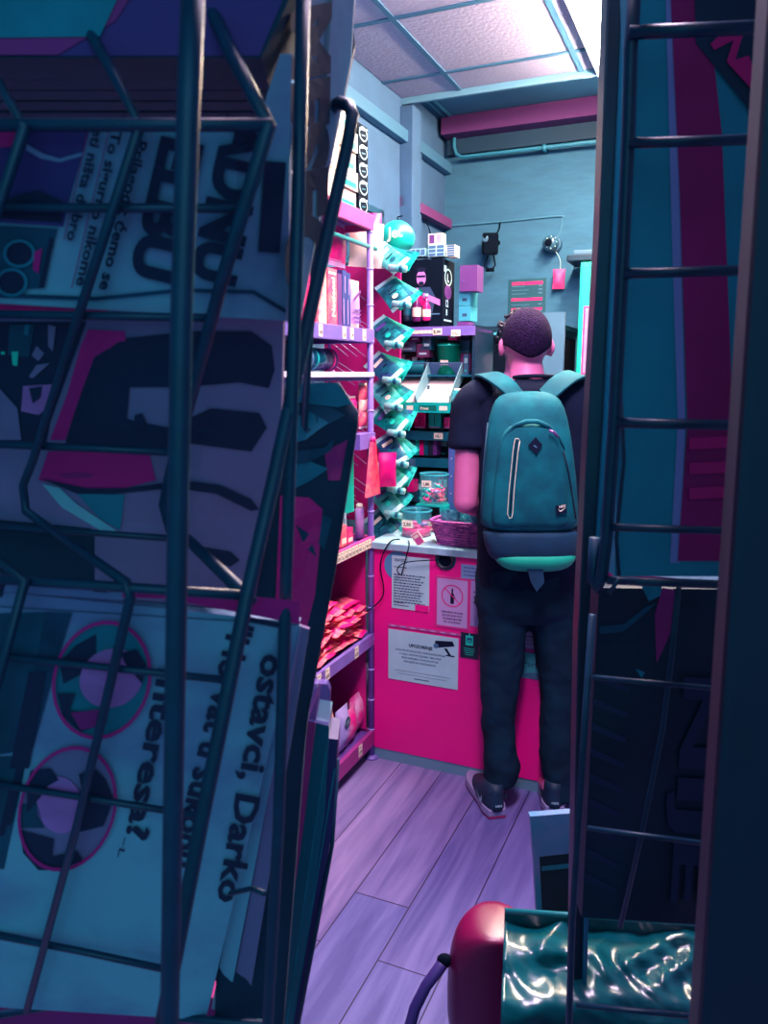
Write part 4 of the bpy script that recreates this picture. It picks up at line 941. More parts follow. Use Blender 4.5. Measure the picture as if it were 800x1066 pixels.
# torso
zt = J(549, 405).z; zh = J(548, 592).z
b.loft([(L((mo.x, YB + .01, zt + .0)), .10, .06), (L((mo.x, YB + .0, zt - .06)), .17, .085), (L((mo.x, YB + .0, zt - .18)), .165, .10), (L((mo.x, YB, zt - .36)), .14, .09), (L((mo.x, YB, zh + .02)), .155, .10), (L((mo.x, YB, zh - .08)), .15, .10)], skin, 24)
sh = {-1: J(490, 412), 1: J(604, 412)}
el = {-1: J(485, 522, 2.53), 1: J(622, 520, 2.58)}
wr = {-1: J(512, 530, 2.78), 1: J(600, 530, 2.80)}
for s in (-1, 1):
    p0 = sh[s]; p1 = el[s]; p2 = wr[s]
    b.tube([L(p0) + Vector((-s * .07, 0, -.04)), L(p0) + Vector((-s * .02, 0, -.03)), L(p0.lerp(p1, .3)), L(p0.lerp(p1, .7)), L(p1)], [.03, .036, .042, .043, .041], skin, 16)
    b.ball(L(p1), .041, .042, .042, skin, 16, 10)
    b.tube([L(p1), L(p1.lerp(p2, .35)), L(p1.lerp(p2, .8)), L(p2)], [.040, .042, .032, .027], skin, 16)
    d = (p2 - p1).normalized(); side = Vector((-s, 0.1, 0)).normalized(); up = d.cross(side)
    if up.z < 0: up = -up
    hc = p2 + d * .045
    b.tube([L(p2), L(p2 + d * .03), L(p2 + d * .085)], [.026, .034, .032], skin, 12)
    inner = Vector((-s, 0, 0))
    for k, (off, ln) in enumerate(((.026, .068), (.009, .078), (-.009, .072), (-.026, .056))):
        r0 = p2 + d * .08 + inner * off
        b.tube([L(r0), L(r0 + d * ln * .45 + Vector((0, 0, -.004))), L(r0 + d * ln * .8 + Vector((0, 0, -.022))), L(r0 + d * ln * .9 + Vector((0, 0, -.04)))], [.0095, .009, .008, .0065], skin, 8)
    r0 = p2 + d * .035 + inner * .028
    b.tube([L(r0), L(r0 + inner * .025 + d * .02 + Vector((0, 0, -.008))), L(r0 + inner * .03 + d * .05 + Vector((0, 0, -.018)))], [.012, .010, .008], skin, 8)
# legs inside the trousers
ft = {-1: atZ(517, 851, 0), 1: atZ(577, 848, 0)}
hp = {-1: J(524, 610), 1: J(577, 610)}
kn = {-1: J(519, 722, 2.53), 1: J(578, 722, 2.53)}
ak = {-1: Vector((ft[-1].x, ft[-1].y + .05, .09)), 1: Vector((ft[1].x, ft[1].y + .05, .09))}
for s in (-1, 1):
    b.tube([L(hp[s]) + Vector((0, 0, .08)), L(hp[s]), L(hp[s].lerp(kn[s], .5)), L(kn[s]), L(kn[s].lerp(ak[s], .35)), L(ak[s])], [.07, .072, .055, .040, .034, .028], skin, 16)
    b.tube([L(ak[s]) + Vector((0, 0, -.01)), L(ak[s]) + Vector((0, .05, -.04)), L(ak[s]) + Vector((0, .15, -.055))], [.035, .033, .026], skin, 12)
body = b.build('body', man, smooth=True); bake(body, remesh=.007, smooth_it=4); body.data.materials.clear() if False else None
# face details (mostly hidden: he looks down at the counter)
m = MB()
for s in (-1, 1): m.ball(L(head_c) + Vector((s * .028, .105, -.02)), .010, .008, .006, whiteT, 10, 6)
m.build('eyes', man, smooth=True)
m = MB(); m.ball(L(head_c) + Vector((0, .118, -.085)), .02, .006, .006, mat('lips', (180, 60, 110), .5), 10, 6); m.build('mouth', man, smooth=True)
# hair: cap cut by the hairline
h_ = MB(); n1, n2 = 36, 22; vs = []; fs = []
for i in range(n2 + 1):
    ph = math.pi * .5 * i / n2 * 1.34
    for k in range(n1):
        a = 2 * math.pi * k / n1
        # lower limit depends on azimuth: nape lower (a=-90deg), sides above ears
        back = max(0, -math.sin(a)); front = max(0, math.sin(a)); lim = 1.00 + .30 * back ** 2 - .22 * front
        side_ = abs(math.cos(a)); lim -= .06 * side_ ** 6
        p_ = ph / 1.34 * lim * 1.20
        q = Vector((math.sin(p_) * math.cos(a) * .080, math.sin(p_) * math.sin(a) * .101 + .008, math.cos(p_) * .104))
        vs.append(L(head_c) + Rh @ q)
for i in range(n2):
    for k in range(n1):
        k2 = (k + 1) % n1; fs.append((i * n1 + k, (i + 1) * n1 + k, (i + 1) * n1 + k2, i * n1 + k2))
h_.add(vs, fs, hairM); h_.build('hair', man, smooth=True, solid=.004)
# T-shirt
m = MB(); rr_ = []
zs = [(zt + .035, .066, .066, 2.0), (zt + .022, .085, .076, 2.1), (zt + .004, .150, .095, 2.3), (zt - .045, .205, .108, 2.6), (zt - .16, .198, .115, 2.6), (zt - .32, .178, .112, 2.4), (zh + .02, .176, .122, 2.4), (zh - .045, .180, .126, 2.4)]
m.loft([(L((mo.x + .004, YB, z_)), a_, b_, None, e_) for z_, a_, b_, e_ in zs], shirt, 32, cap=False)
for s in (-1, 1):
    p0 = sh[s]; p1 = el[s]; c_ = p0.lerp(p1, .52)
    m.tube([L(p0) + Vector((-s * .10, 0, .0)), L(p0) + Vector((-s * .03, 0, .004)), L(p0) + Vector((s * .0, 0, -.018)), L(p0.lerp(p1, .22)) + Vector((s * -.002, 0, 0)), L(p0.lerp(p1, .45)), L(c_)], [.055, .066, .066, .066, .067, .070], shirt, 20)
o = m.build('tshirt', man, smooth=True, sub=2)
tx0 = bpy.data.textures.new('shirt_folds', 'CLOUDS'); tx0.noise_scale = .09
d0_ = o.modifiers.new('folds', 'DISPLACE'); d0_.texture = tx0; d0_.strength = .012; d0_.mid_level = .4; d0_.texture_coords = 'LOCAL'
# collar
m = MB(); pts = [L((mo.x + .004 + .068 * math.cos(a), YB + .068 * math.sin(a), zt + .036 - .006 * math.sin(a))) for a in [2 * math.pi * i / 24 for i in range(25)]]; m.tube(pts, .007, shirt, 8); m.build('collar', man, smooth=True)
# trousers
def trouser_leg(s, prof):
    rings = []
    for (x0, x1, y, Yd) in prof:
        a = P(x0, y, Yd); c2 = P(x1, y, Yd); c = (a + c2) / 2; rx = (c2.x - a.x) / 2
        rings.append((L(c), rx, max(rx * 1.05, .062), None, 2.3))
    return rings
m = MB()
m.loft([(L((mo.x + .004, YB, zh + .03)), .172, .118, None, 2.4), (L((mo.x + .004, YB, zh - .05)), .178, .125, None, 2.5), (L((mo.x + .004, YB, zh - .13)), .178, .125, None, 2.5), (L((mo.x + .004, YB, zh - .17)), .15, .10, None, 2.4)], trouser, 32)
m.loft(trouser_leg(-1, [(499, 547, 600, 2.56), (498, 549, 640, 2.55), (500, 546, 680, 2.54), (501, 541, 715, 2.53), (502, 536, 750, 2.52), (503, 538, 775, 2.51), (503, 541, 793, 2.50), (504, 540, 806, 2.495), (505, 537, 814, 2.49)]), trouser, 24)
m.loft(trouser_leg(1, [(549, 600, 600, 2.56), (550, 602, 640, 2.55), (558, 603, 680, 2.54), (563, 603, 715, 2.53), (563, 600, 750, 2.52), (562, 600, 775, 2.51), (564, 602, 798, 2.50), (566, 602, 818, 2.495), (570, 600, 828, 2.49)]), trouser, 24)
o = m.build('trousers', man, smooth=True)
bake(o, remesh=.009, smooth_it=5)
for p_ in o.data.polygons: p_.use_smooth = True
tx = bpy.data.textures.new('folds', 'CLOUDS'); tx.noise_scale = .07
d_ = o.modifiers.new('folds', 'DISPLACE'); d_.texture = tx; d_.strength = .018; d_.mid_level = .5; d_.texture_coords = 'LOCAL'
# shoes
shoeM = mat('shoe_mesh', (10, 52, 76), .6, rgb2=(6, 36, 58), scale=90)
soleM = mat('shoe_sole', (140, 130, 170), .5); soleR = mat('shoe_tread', (150, 30, 90), .6)
def shoe(s, ang):
    sh_ = empty('shoe'); sh_.parent = man; c = ft[s]; sh_.location = L((c.x, c.y, 0)); sh_.rotation_euler = (0, 0, ang)
    prof = [(-.01, .030), (.03, .041), (.09, .040), (.15, .045), (.21, .046), (.25, .036), (.275, .016)]
    def outline(g): return [(-x_ * g, y_) for y_, x_ in prof] + [(x_ * g, y_) for y_, x_ in reversed(prof)]
    for nm, z0, z1, g0, g1, mt_ in (('tread', 0, .010, .98, 1.02, soleR), ('sole', .010, .034, 1.05, 1.0, soleM)):
        m = MB(); a = outline(g0); b_ = outline(g1); n = len(a)
        m.add([(x_, y_, z0) for x_, y_ in a] + [(x_, y_, z1) for x_, y_ in b_], [tuple(range(n))[::-1], tuple(range(n, 2 * n))] + [(k, (k + 1) % n, n + (k + 1) % n, n + k) for k in range(n)], mt_)
        m.build(nm, sh_, bevel=.003)
    m = MB()
    m.loft([((0, .10, .030), .042, .118, None, 2.4), ((0, .10, .050), .041, .112, None, 2.4), ((0, .075, .068), .037, .085, None, 2.3), ((0, .048, .088), .033, .058, None, 2.2), ((0, .04, .115), .032, .048, None, 2.1)], shoeM, 24)
    m.build('upper', sh_, smooth=True)
    # side swoosh mark and heel logo
    m = MB()
    for sd in (-1, 1):
        f = Face(m, (sd * .0445, .03 if sd > 0 else .03, .045), (0, sd, 0), (0, 0, 1), .001)
        sgn = sd
        pts = [(0, .028), (.010, .010), (.022, .004), (.07, .018), (.022, -.006), (.006, -.004), (-.004, .012)]
        f.poly([(x_ * sgn, y_) for x_, y_ in pts][::sgn], whiteT, 1)
    f = Face(m, (-.012, -.0215, .052), (1, 0, 0), (0, .1, 1), .002); f.text('NIKE', 0, 0, .010, whiteT, w=.024, bold=.03)
    m.build('logo', sh_)
    return sh_
shoe(-1, -.0 + .18); shoe(1, -.12)

# ------------------------------------------------------------------ backpack
bc = J(552, 595, 2.46)
bp_ = thing('backpack', bc, 0, 'teal backpack with pale diagonal zip and bright green base, worn by the customer', 'backpack')
def BL(x, y, Yd): return P(x, y, Yd) - bc
def slab(levels, mt, name, Yback, thick, e=2.6, label=None, nn=28):
    """lofted body; levels: (y, x0, x1, bulge)"""
    m = MB(); rings = []
    for (y, x0, x1, tk) in levels:
        a = P(x0, y, Yback - tk / 2); c2 = P(x1, y, Yback - tk / 2); c = (a + c2) / 2
        rings.append((c - bc, (c2.x - a.x) / 2, tk / 2, None, e))
    m.loft(rings, mt, nn); return m.build(name, bp_, smooth=True, label=label, sub=1)
YK = 2.452
slab([(407, 540, 562, .03), (409, 524, 574, .06), (415, 516, 584, .085), (432, 509, 591, .11), (470, 504, 597, .135), (510, 501, 601, .15), (540, 500, 602, .155), (553, 501, 602, .15)], packM, 'main_body', YK, 0)
slab([(549, 502, 601, .148), (553, 502, 602, .150), (570, 505, 601, .145), (580, 510, 600, .13), (584, 518, 592, .10)], packD, 'lower_band', YK - .001, 0, label='darker lower band of the bag')
slab([(571, 512, 600, .138), (578, 513, 600, .146), (586, 517, 596, .14), (591, 526, 587, .11), (593, 535, 578, .06)], mat('backpack_base', (10, 180, 140), .7, var=.1, scale=10), 'base_panel', YK, 0, label='bright green base')
# front pocket (raised panel) with zip, flap
slab([(441, 541, 560, .02), (443, 530, 574, .028), (452, 522, 583, .034), (480, 517, 588, .036), (520, 513, 592, .036), (546, 512, 593, .03), (549, 514, 592, .02)], packM, 'front_pocket', YK - .128, 0, e=3.2)
# pocket hood piping
def yfront(y):
    pts = [(407, .03), (415, .085), (432, .11), (470, .137), (510, .150), (553, .152)]
    for (a, ta), (b2, tb_) in zip(pts, pts[1:]):
        if a <= y <= b2: return YK - (ta + (tb_ - ta) * (y - a) / (b2 - a))
    return YK - .15
def pf(x, y, e=.0):
    dd = abs(x - 552) / 50
    inp = 513 < x < 592 and 443 < y < 549
    if inp: return P(x, y, YK - .128 - .036 * (1 - .25 * dd ** 4) - .001 - e) - bc
    return P(x, y, yfront(y) * 1 + .02 * dd ** 3 - .002 - e) - bc
m = MB(); m.tube([P(x, y, YK - .150 - e_) - bc for x, y, e_ in ((521, 470, 0), (526, 453, .002), (536, 443, .004), (548, 439, .008), (560, 439, .008), (572, 444, .004), (582, 454, .002), (588, 468, 0))], [.003, .004, .006, .0075, .0075, .006, .004, .003], packM, 10); m.build('pocket_hood', bp_, smooth=True)
m = MB(); m.tube([pf(544, 441, .012), pf(560, 441, .012)], .009, packD, 10); m.build('grab_loop', bp_, smooth=True)
m = MB(); m.tube([pf(572, 448, .008), pf(577, 450, .010), pf(581, 455, .008)], .004, mat('buckle', (150, 90, 160), .3, metal=.6), 8); m.build('zip_pull', bp_, smooth=True)
zp = [(538.5, 458), (537, 470), (535, 490), (533, 510), (531.5, 534)]
zc = mat('zip_cream', (236, 220, 190), .5, emit=None)
m = MB(); loop = [(x + 3, y) for x, y in zp] + [(x - 3, y) for x, y in reversed(zp)]
pl = [pf(zp[0][0] + 3, 459, .003)] + [pf(x + 2.6, y, .003) for x, y in zp[1:-1]] + [pf(zp[-1][0] + 2.6, 534, .003), pf(zp[-1][0] + 1.5, 539, .003), pf(zp[-1][0] - 1, 539.5, .003), pf(zp[-1][0] - 3, 535, .003)] + [pf(x - 2.6, y, .003) for x, y in reversed(zp[1:-1])] + [pf(zp[0][0] - 2.6, 460, .003), pf(zp[0][0] - 1.5, 456.5, .003), pf(zp[0][0] + 1.5, 456.5, .003), pf(zp[0][0] + 3, 459, .003)]
m.tube(pl, .0014, zc, 6); m.build('zip_piping', bp_, smooth=True, label='cream piping round the diagonal zip')
m = MB(); m.tube([pf(x, y, .0015) for x, y in zp], .002, ink, 6); m.build('zip_teeth', bp_, smooth=True)
m = MB(); m.add([pf(558, 455, .004), pf(565, 463, .004), pf(559, 473, .004), pf(550, 464, .004)], [(3, 2, 1, 0)], ink); f = Face(m, pf(554.5, 466, .005), (1, 0, -.2), (.1, 0, 1), .001); m.tube([pf(556, 464, .005), pf(559, 466, .005)], .0015, grey, 5)
m.build('diamond_patch', bp_, solid=.002)
m = MB(); c4 = [pf(578.5, 526.5, .003), pf(590, 524.5, .003), pf(590.5, 534, .003), pf(579, 535.5, .003)]; m.add(c4, [(3, 2, 1, 0)], ink)
ex = (c4[1] - c4[0]).normalized(); ey = Vector((0, 0, 1)); f = Face(m, c4[3], ex, ey, -.0012 if ex.cross(ey).y > 0 else .0012); f.lift = .0012
f.text('NIKE', .009, .018, .011, cream, w=.020, bold=.04)
f.poly([(.007, .016), (.011, .0065), (.017, .006), (.031, .0165), (.017, .011), (.012, .0105)], cream, 1); m.build('logo_patch', bp_)
# straps over the shoulders
for s, pts in ((-1, [(537, 412, 2.43), (531, 404, 2.435), (521, 396, 2.45), (510, 390, 2.49), (502, 390, 2.55), (500, 396, 2.62), (502, 412, 2.66)]), (1, [(569, 412, 2.43), (577, 404, 2.435), (586, 396, 2.45), (597, 390, 2.49), (604, 390, 2.55), (606, 396, 2.62), (604, 412, 2.66)])):
    m = MB(); ps = [P(*q_) - bc for q_ in pts]; vs = []
    for i, q_ in enumerate(ps):
        t_ = (ps[min(i + 1, len(ps) - 1)] - ps[max(i - 1, 0)]).normalized(); wdir = t_.cross(Vector((0, -.7, 1))).normalized()
        if wdir.x < 0: wdir = -wdir
        nrm = wdir.cross(t_).normalized()
        if nrm.z < 0 and i < 5: nrm = -nrm
        w_ = .030 + .004 * math.sin(i)
        vs += [q_ - wdir * w_ - nrm * .004, q_ + wdir * w_ - nrm * .004, q_ + wdir * w_ + nrm * .007, q_ - wdir * w_ + nrm * .007]
    fs = [(0, 1, 2, 3)] + [(4 * i + k, 4 * i + (k + 1) % 4, 4 * i + 4 + (k + 1) % 4, 4 * i + 4 + k) for i in range(len(ps) - 1) for k in range(4)] + [(4 * len(ps) - 1, 4 * len(ps) - 2, 4 * len(ps) - 3, 4 * len(ps) - 4)]
    m.add(vs, fs, packM); m.build('shoulder_strap', bp_, smooth=True, bevel=.003, sub=1)
# hanging strap end below base
m = MB(); m.add([P(548, 588, 2.325) - bc, P(565, 588, 2.325) - bc, P(567, 606, 2.33) - bc, P(559, 616, 2.33) - bc, P(553, 606, 2.33) - bc], [(0, 1, 2, 3, 4)], packD); m.build('strap_end', bp_, solid=.004)
m = MB(); m.tube([pf(x, y, -.004) for x, y in ((508, 440), (504, 480), (502, 520), (501, 545))], .0025, packD, 6); m.build('side_seam', bp_, smooth=True)
m = MB(); m.tube([pf(x, y, -.006) for x, y in ((587, 470), (592, 490), (597, 520), (600, 540))], .003, navy, 6); m.build('side_seam', bp_, smooth=True)

# ------------------------------------------------------------------ the shop clerk behind the counter, mostly hidden
YC = 3.42
cl_h = P(540, 354, YC)
cl = thing('person', (cl_h.x, YC, 0), 0, 'shop clerk with dark curly hair facing the customer, mostly hidden behind his head', 'person'); co = Vector(cl.location)
b = MB(); hc = cl_h - co; clsk = mat('skin_clerk', (150, 80, 130), .55)
b.ball(hc, .075, .09, .105, clsk, 20, 14); b.ball(hc + Vector((0, -.03, -.07)), .05, .05, .05, clsk, 14, 10); b.ball(hc + Vector((0, -.095, -.02)), .012, .016, .022, clsk, 10, 8)
b.loft([(hc + Vector((0, .01, -.05)), .05, .052), (hc + Vector((0, .02, -.14)), .052, .055), (hc + Vector((0, .02, -.18)), .10, .07), (hc + Vector((0, .02, -.22)), .17, .09), (hc + Vector((0, .02, -.45)), .15, .10), (hc + Vector((0, .02, -.75)), .15, .10)], clsk, 20)
for s in (-1, 1):
    b.tube([hc + Vector((s * .13, .02, -.22)), hc + Vector((s * .19, .02, -.26)), hc + Vector((s * .22, .0, -.52)), hc + Vector((s * .13, -.22, -.62))], [.04, .05, .042, .03], clsk, 12)
    base = hc + Vector((s * .13, -.22, -.62))
    for k in range(4): b.tube([base + Vector(((k - 1.5) * .018, -.01, 0)), base + Vector(((k - 1.5) * .02, -.09, -.01)), base + Vector(((k - 1.5) * .02, -.125, -.03))], [.010, .009, .007], clsk, 8)
    b.tube([base, base + Vector((-s * .04, -.04, 0)), base + Vector((-s * .045, -.075, -.01))], [.012, .010, .008], clsk, 8)
    b.tube([hc + Vector((s * .08, .02, -.7)), hc + Vector((s * .09, .02, -1.2)), hc + Vector((s * .09, .02, -cl_h.z + .08)), hc + Vector((s * .09, -.12, -cl_h.z + .04))], [.08, .06, .045, .035], clsk, 12)
bd = b.build('body', cl, smooth=True); bake(bd, remesh=.009, smooth_it=3)
b = MB(); rr = random.Random(7)
for k in range(90):
    a = rr.random() * 6.28; e = rr.uniform(-.55, 1.4)
    d = Vector((math.cos(a) * math.cos(e), math.sin(a) * math.cos(e), math.sin(e)))
    if d.y < -.35 and d.z < .35: continue
    c_ = hc + Vector((d.x * .085, d.y * .098 + .01, d.z * .108 + .01))
    ax = Vector((rr.random() - .5, rr.random() - .5, rr.random() - .5)).normalized(); t1 = ax.orthogonal().normalized(); t2_ = ax.cross(t1)
    b.tube([c_ + (t1 * math.cos(q_) + t2_ * math.sin(q_)) * .014 for q_ in [j * .785 for j in range(8)]], .006, mat('curly_hair', (26, 18, 44), .6), 6)
b.ball(hc + Vector((0, .02, .015)), .082, .09, .103, MATS['curly_hair'], 18, 12); b.build('hair', cl, smooth=True)
b = MB(); b.loft([(hc + Vector((0, .02, -.17)), .09, .075), (hc + Vector((0, .02, -.215)), .185, .105), (hc + Vector((0, .02, -.45)), .165, .115), (hc + Vector((0, .02, -.80)), .17, .115)], navy, 24)
for s in (-1, 1): b.tube([hc + Vector((s * .12, .02, -.22)), hc + Vector((s * .19, .02, -.26)), hc + Vector((s * .22, .0, -.46))], [.055, .062, .06], navy, 14)
b.build('sweater', cl, smooth=True)
b = MB()
for s in (-1, 1): b.tube([hc + Vector((s * .08, .02, -.75)), hc + Vector((s * .09, .02, -1.2)), hc + Vector((s * .09, .02, -cl_h.z + .07))], [.105, .08, .07], black, 16)
b.build('trousers', cl, smooth=True)
b = MB()
for s in (-1, 1):
    b.ball(hc + Vector((s * .027, -.082, .0)), .010, .006, .006, whiteT, 10, 6)
b.build('eyes', cl, smooth=True)
b = MB(); b.ball(hc + Vector((0, -.078, -.07)), .02, .006, .006, mat('lips', (1, 1, 1)), 10, 6); b.build('mouth', cl, smooth=True)

# ------------------------------------------------------------------ foreground: newspaper rack on the left
papT = mat('newsprint_teal', (134, 178, 196), 0.85, rgb2=(122, 122, 164), scale=9, bump=.1)  # mauve mottling in the colour stands in for sheen on the paper
papM = mat('newsprint_mauve', (142, 112, 152), 0.85, var=.10, scale=12)
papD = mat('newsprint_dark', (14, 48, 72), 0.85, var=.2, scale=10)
inkN = mat('news_ink', (26, 34, 66), 0.8)
inkB = mat('news_photo_blue', (10, 62, 92), 0.8, var=.35, scale=30)
nMag = mat('news_magenta', (226, 20, 120), 0.7)
nMagD = mat('news_deep_magenta', (170, 26, 110), 0.7, var=.15, scale=8)
nSkin = mat('news_portrait_skin', (210, 110, 180), 0.8, var=.2, scale=25)
nTeal = mat('news_photo_teal', (20, 120, 140), 0.8, var=.2, scale=20)
nTealD = mat('news_photo_dark_teal', (8, 72, 96), 0.8, var=.25, scale=20)
def lerp(a, b, t_): return a + (b - a) * t_
def poly_at(pts, t_):
    n = len(pts) - 1; x = min(max(t_ * n, 0), n - 1e-6); i = int(x); fr = x - i
    return tuple(lerp(pts[i][k], pts[i + 1][k], fr) for k in range(2))
class Sheet:
    def __init__(s, dep): s.dep = dep; s.mb = MB(); s.org = None
    def at(s, x, y, lift=0.0): return P(x, y, s.dep(x, y) - lift)
    def body(s, left, right, mt, thick=.006, nr=16, nc=12, folds=1):
        vs = []; fs = []
        for side in (0, 1):
            for i in range(nr + 1):
                a = poly_at(left, i / nr); b = poly_at(right, i / nr)
                for j in range(nc + 1):
                    x, y = lerp(a[0], b[0], j / nc), lerp(a[1], b[1], j / nc)
                    q = s.at(x, y)
                    if side: q = q + Vector((0, thick, 0))
                    vs.append(q)
        N = (nr + 1) * (nc + 1)
        for i in range(nr):
            for j in range(nc):
                p_ = i * (nc + 1) + j
                fs.append((p_, p_ + nc + 1, p_ + nc + 2, p_ + 1)); fs.append((N + p_, N + p_ + 1, N + p_ + nc + 2, N + p_ + nc + 1))
        for i in range(nr):
            for j in (0, nc):
                p_ = i * (nc + 1) + j; fs.append((p_, p_ + nc + 1, N + p_ + nc + 1, N + p_) if j else (p_, N + p_, N + p_ + nc + 1, p_ + nc + 1))
        for j in range(nc):
            for i in (0, nr):
                p_ = i * (nc + 1) + j; fs.append((p_, p_ + 1, N + p_ + 1, N + p_) if not i else (p_, N + p_, N + p_ + 1, p_ + 1))
        s.mb.add(vs, fs, mt); return s
    def tri(s, pts, tris, mt, k=1, mx=26):
        out = []
        def rec(a, b, c, d=0):
            la = max(math.dist(a, b), math.dist(b, c), math.dist(a, c))
            if la < mx or d > 5: out.append((a, b, c)); return
            if math.dist(a, b) == la: m_ = ((a[0] + b[0]) / 2, (a[1] + b[1]) / 2); rec(a, m_, c, d + 1); rec(m_, b, c, d + 1)
            elif math.dist(b, c) == la: m_ = ((b[0] + c[0]) / 2, (b[1] + c[1]) / 2); rec(a, b, m_, d + 1); rec(a, m_, c, d + 1)
            else: m_ = ((a[0] + c[0]) / 2, (a[1] + c[1]) / 2); rec(a, b, m_, d + 1); rec(m_, b, c, d + 1)
        for t_ in tris: rec(*[pts[i] for i in t_])
        vs = []; fs = []
        for t_ in out:
            o = len(vs); vs += [s.at(x, y, .0007 * k) for x, y in t_]; fs.append((o, o + 1, o + 2))
        s.mb.add(vs, fs, mt); return s
    def poly(s, pts, mt, k=1):
        tr_ = tessellate_polygon([[Vector((x, y, 0)) for x, y in pts]])
        return s.tri(pts, tr_, mt, k)
    def ellipse(s, cx, cy, rx, ry, rot, mt, k=1, n=30, w=None):
        c, q = math.cos(rot), math.sin(rot)
        def e(a, f): return (cx + rx * f * math.cos(a) * c - ry * f * math.sin(a) * q, cy + rx * f * math.cos(a) * q + ry * f * math.sin(a) * c)
        if w is None: return s.poly([e(2 * math.pi * i / n, 1) for i in range(n)], mt, k)
        g = 1 - w / max(rx, ry); pts = []
        for i in range(n + 1): pts += [e(2 * math.pi * i / n, 1), e(2 * math.pi * i / n, g)]
        return s.tri(pts, [(2 * i, 2 * i + 1, 2 * i + 2) for i in range(n)] + [(2 * i + 1, 2 * i + 3, 2 * i + 2) for i in range(n)], mt, k)
    def text(s, t, p0, p1, h, mt, bold=.02, k=2, up=None, asc=.74):
        """p0 -> p1 baseline in photo pixels, h cap height in pixels to the right of the reading direction"""
        vs, fs, tw = text2d(t, bold); d = (p1[0] - p0[0], p1[1] - p0[1]); L_ = math.hypot(*d)
        if up is None: up = (d[1] / L_, -d[0] / L_)
        pts = [(p0[0] + d[0] * a / tw + up[0] * h * b / asc, p0[1] + d[1] * a / tw + up[1] * h * b / asc) for a, b in vs]
        tris = []
        for f in fs:
            for i in range(1, len(f) - 1): tris.append((f[0], f[i], f[i + 1]))
        return s.tri(pts, tris, mt, 4, 22)
    def done(s, name, label, cat='newspaper', group=None, smooth=False):
        c = sum(s.mb.v, Vector()) / len(s.mb.v); s.mb.v = [q - c for q in s.mb.v]
        o = s.mb.build(name, smooth=smooth); o.location = c; return tag(o, label, cat, group)

rkb = Vector((P(100, 600, .45).x, .45, 0))
rack = thing('newspaper_rack', rkb, 0, 'dark wire newspaper rack filling the left foreground, with slanting pockets', 'rack')
def wire(pts, r, name='grid_wire', mt=wireM, par=None, base=rkb, n=8):
    m = MB(); m.tube([Vector(q) - base for q in pts], r, mt, n); return m.build(name, par or rack, smooth=True)
def g2(y): return .42 + .13 * (y - 130) / 400
def g3(y): return .43 + .13 * (y - 604) / 460
def to_floor(a, b):
    d = (b - a); t_ = (0.0 - a.z) / d.z; q = a + d * t_; q.z = .01; return q
# uprights down to the floor
pA = [P(203, -60, .345), P(196, 120, .345), P(189, 330, .345), P(185, 560, .345), P(180, 860, .345), P(176, 1100, .345)]
wire(pA + [Vector((pA[-1].x - .02, .345, .01))], .0050, 'post', n=12)
pB = [P(317, -60, .47), P(311, 200, .47), P(302, 480, .47), P(290, 860, .47), P(277, 1100, .47)]
wire(pB + [Vector((pB[-1].x - .03, .47, .01))], .0040, 'post', n=12)
wire([P(340, 122, .60), P(346, 112, .57), P(354, 107, .555), P(363, 110, .55), P(367, 120, .545), P(362, 150, .54), P(322, 330, .50), P(285, 500, .45), P(257, 621, .425), P(209, 860, .40), P(182, 1000, .385), P(165, 1085, .375)], .0044, 'side_bar', n=12)
wire([P(340, 122, .60), P(330, 240, .62), P(300, 700, .66), P(285, 1100, .70)], .003, 'back_bar')
# tier 1 struts, tier 2 front grid, struts, tier 3 front grid
wire([P(60, -30, .52), P(76, 4, .50), P(112, 66, .455), P(146, 130, .42), P(84, 322, g2(322)), P(34, 480, g2(480)), P(24, 505, g2(512)), P(27, 532, g2(528)), P(60, 556, .52), P(132, 607, .43), P(136, 622, .432), P(80, 860, g3(860)), P(28, 1052, g3(1052))], .0031, 'zigzag_wire')
wire([P(200, -30, .50), P(216, 2, .485), P(246, 66, .45), P(280, 130, .415), P(230, 296, g2(296) - .008), P(204, 395, g2(395)), P(178, 490, g2(480)), P(171, 525, g2(515)), P(178, 552, g2(528)), P(196, 562, .535), P(254, 618, .43), P(262, 628, .432)], .0042, 'zigzag_wire')
wire([P(-60, -20, .52), P(-20, 56, .48), P(26, 132, .42), P(-36, 320, g2(320)), P(-70, 480, g2(480)), P(-66, 530, .545), P(-40, 552, .52), P(26, 605, .43), P(-16, 760, g3(760)), P(-60, 930, g3(930))], .0031, 'zigzag_wire')
for (y0, y1, x1, g, r) in ((130, 130, 282, .415, .0034), (216, 217, 252, g2(216), .0026), (327, 331, 226, g2(330), .0026), (462, 471, 182, g2(466), .0028), (548, 562, 198, .55, .0026), (603, 620, 258, .428, .0032), (683, 708, 236, g3(700), .0026), (816, 849, 206, g3(833), .0026), (972, 1009, 172, g3(990), .0028)):
    wire([P(-60, y0 - (y1 - y0) * .25, g + .010), P(x1 * .5, (y0 + y1) / 2, g + .005), P(x1, y1, g)], r, 'grid_wire')
wire([P(-20, 1060, .60), P(60, 1046, .60), P(120, 1042, .60), P(190, 1060, .58), P(276, 1066, .55)], .0035, 'basket_rim')
wire([P(240, 930, .50), P(262, 925, .49), P(276, 930, .48)], .002, 'hook')
wire([P(316, 318, .47), P(340, 345, .50)], .0001, 'small_stay') if False else None

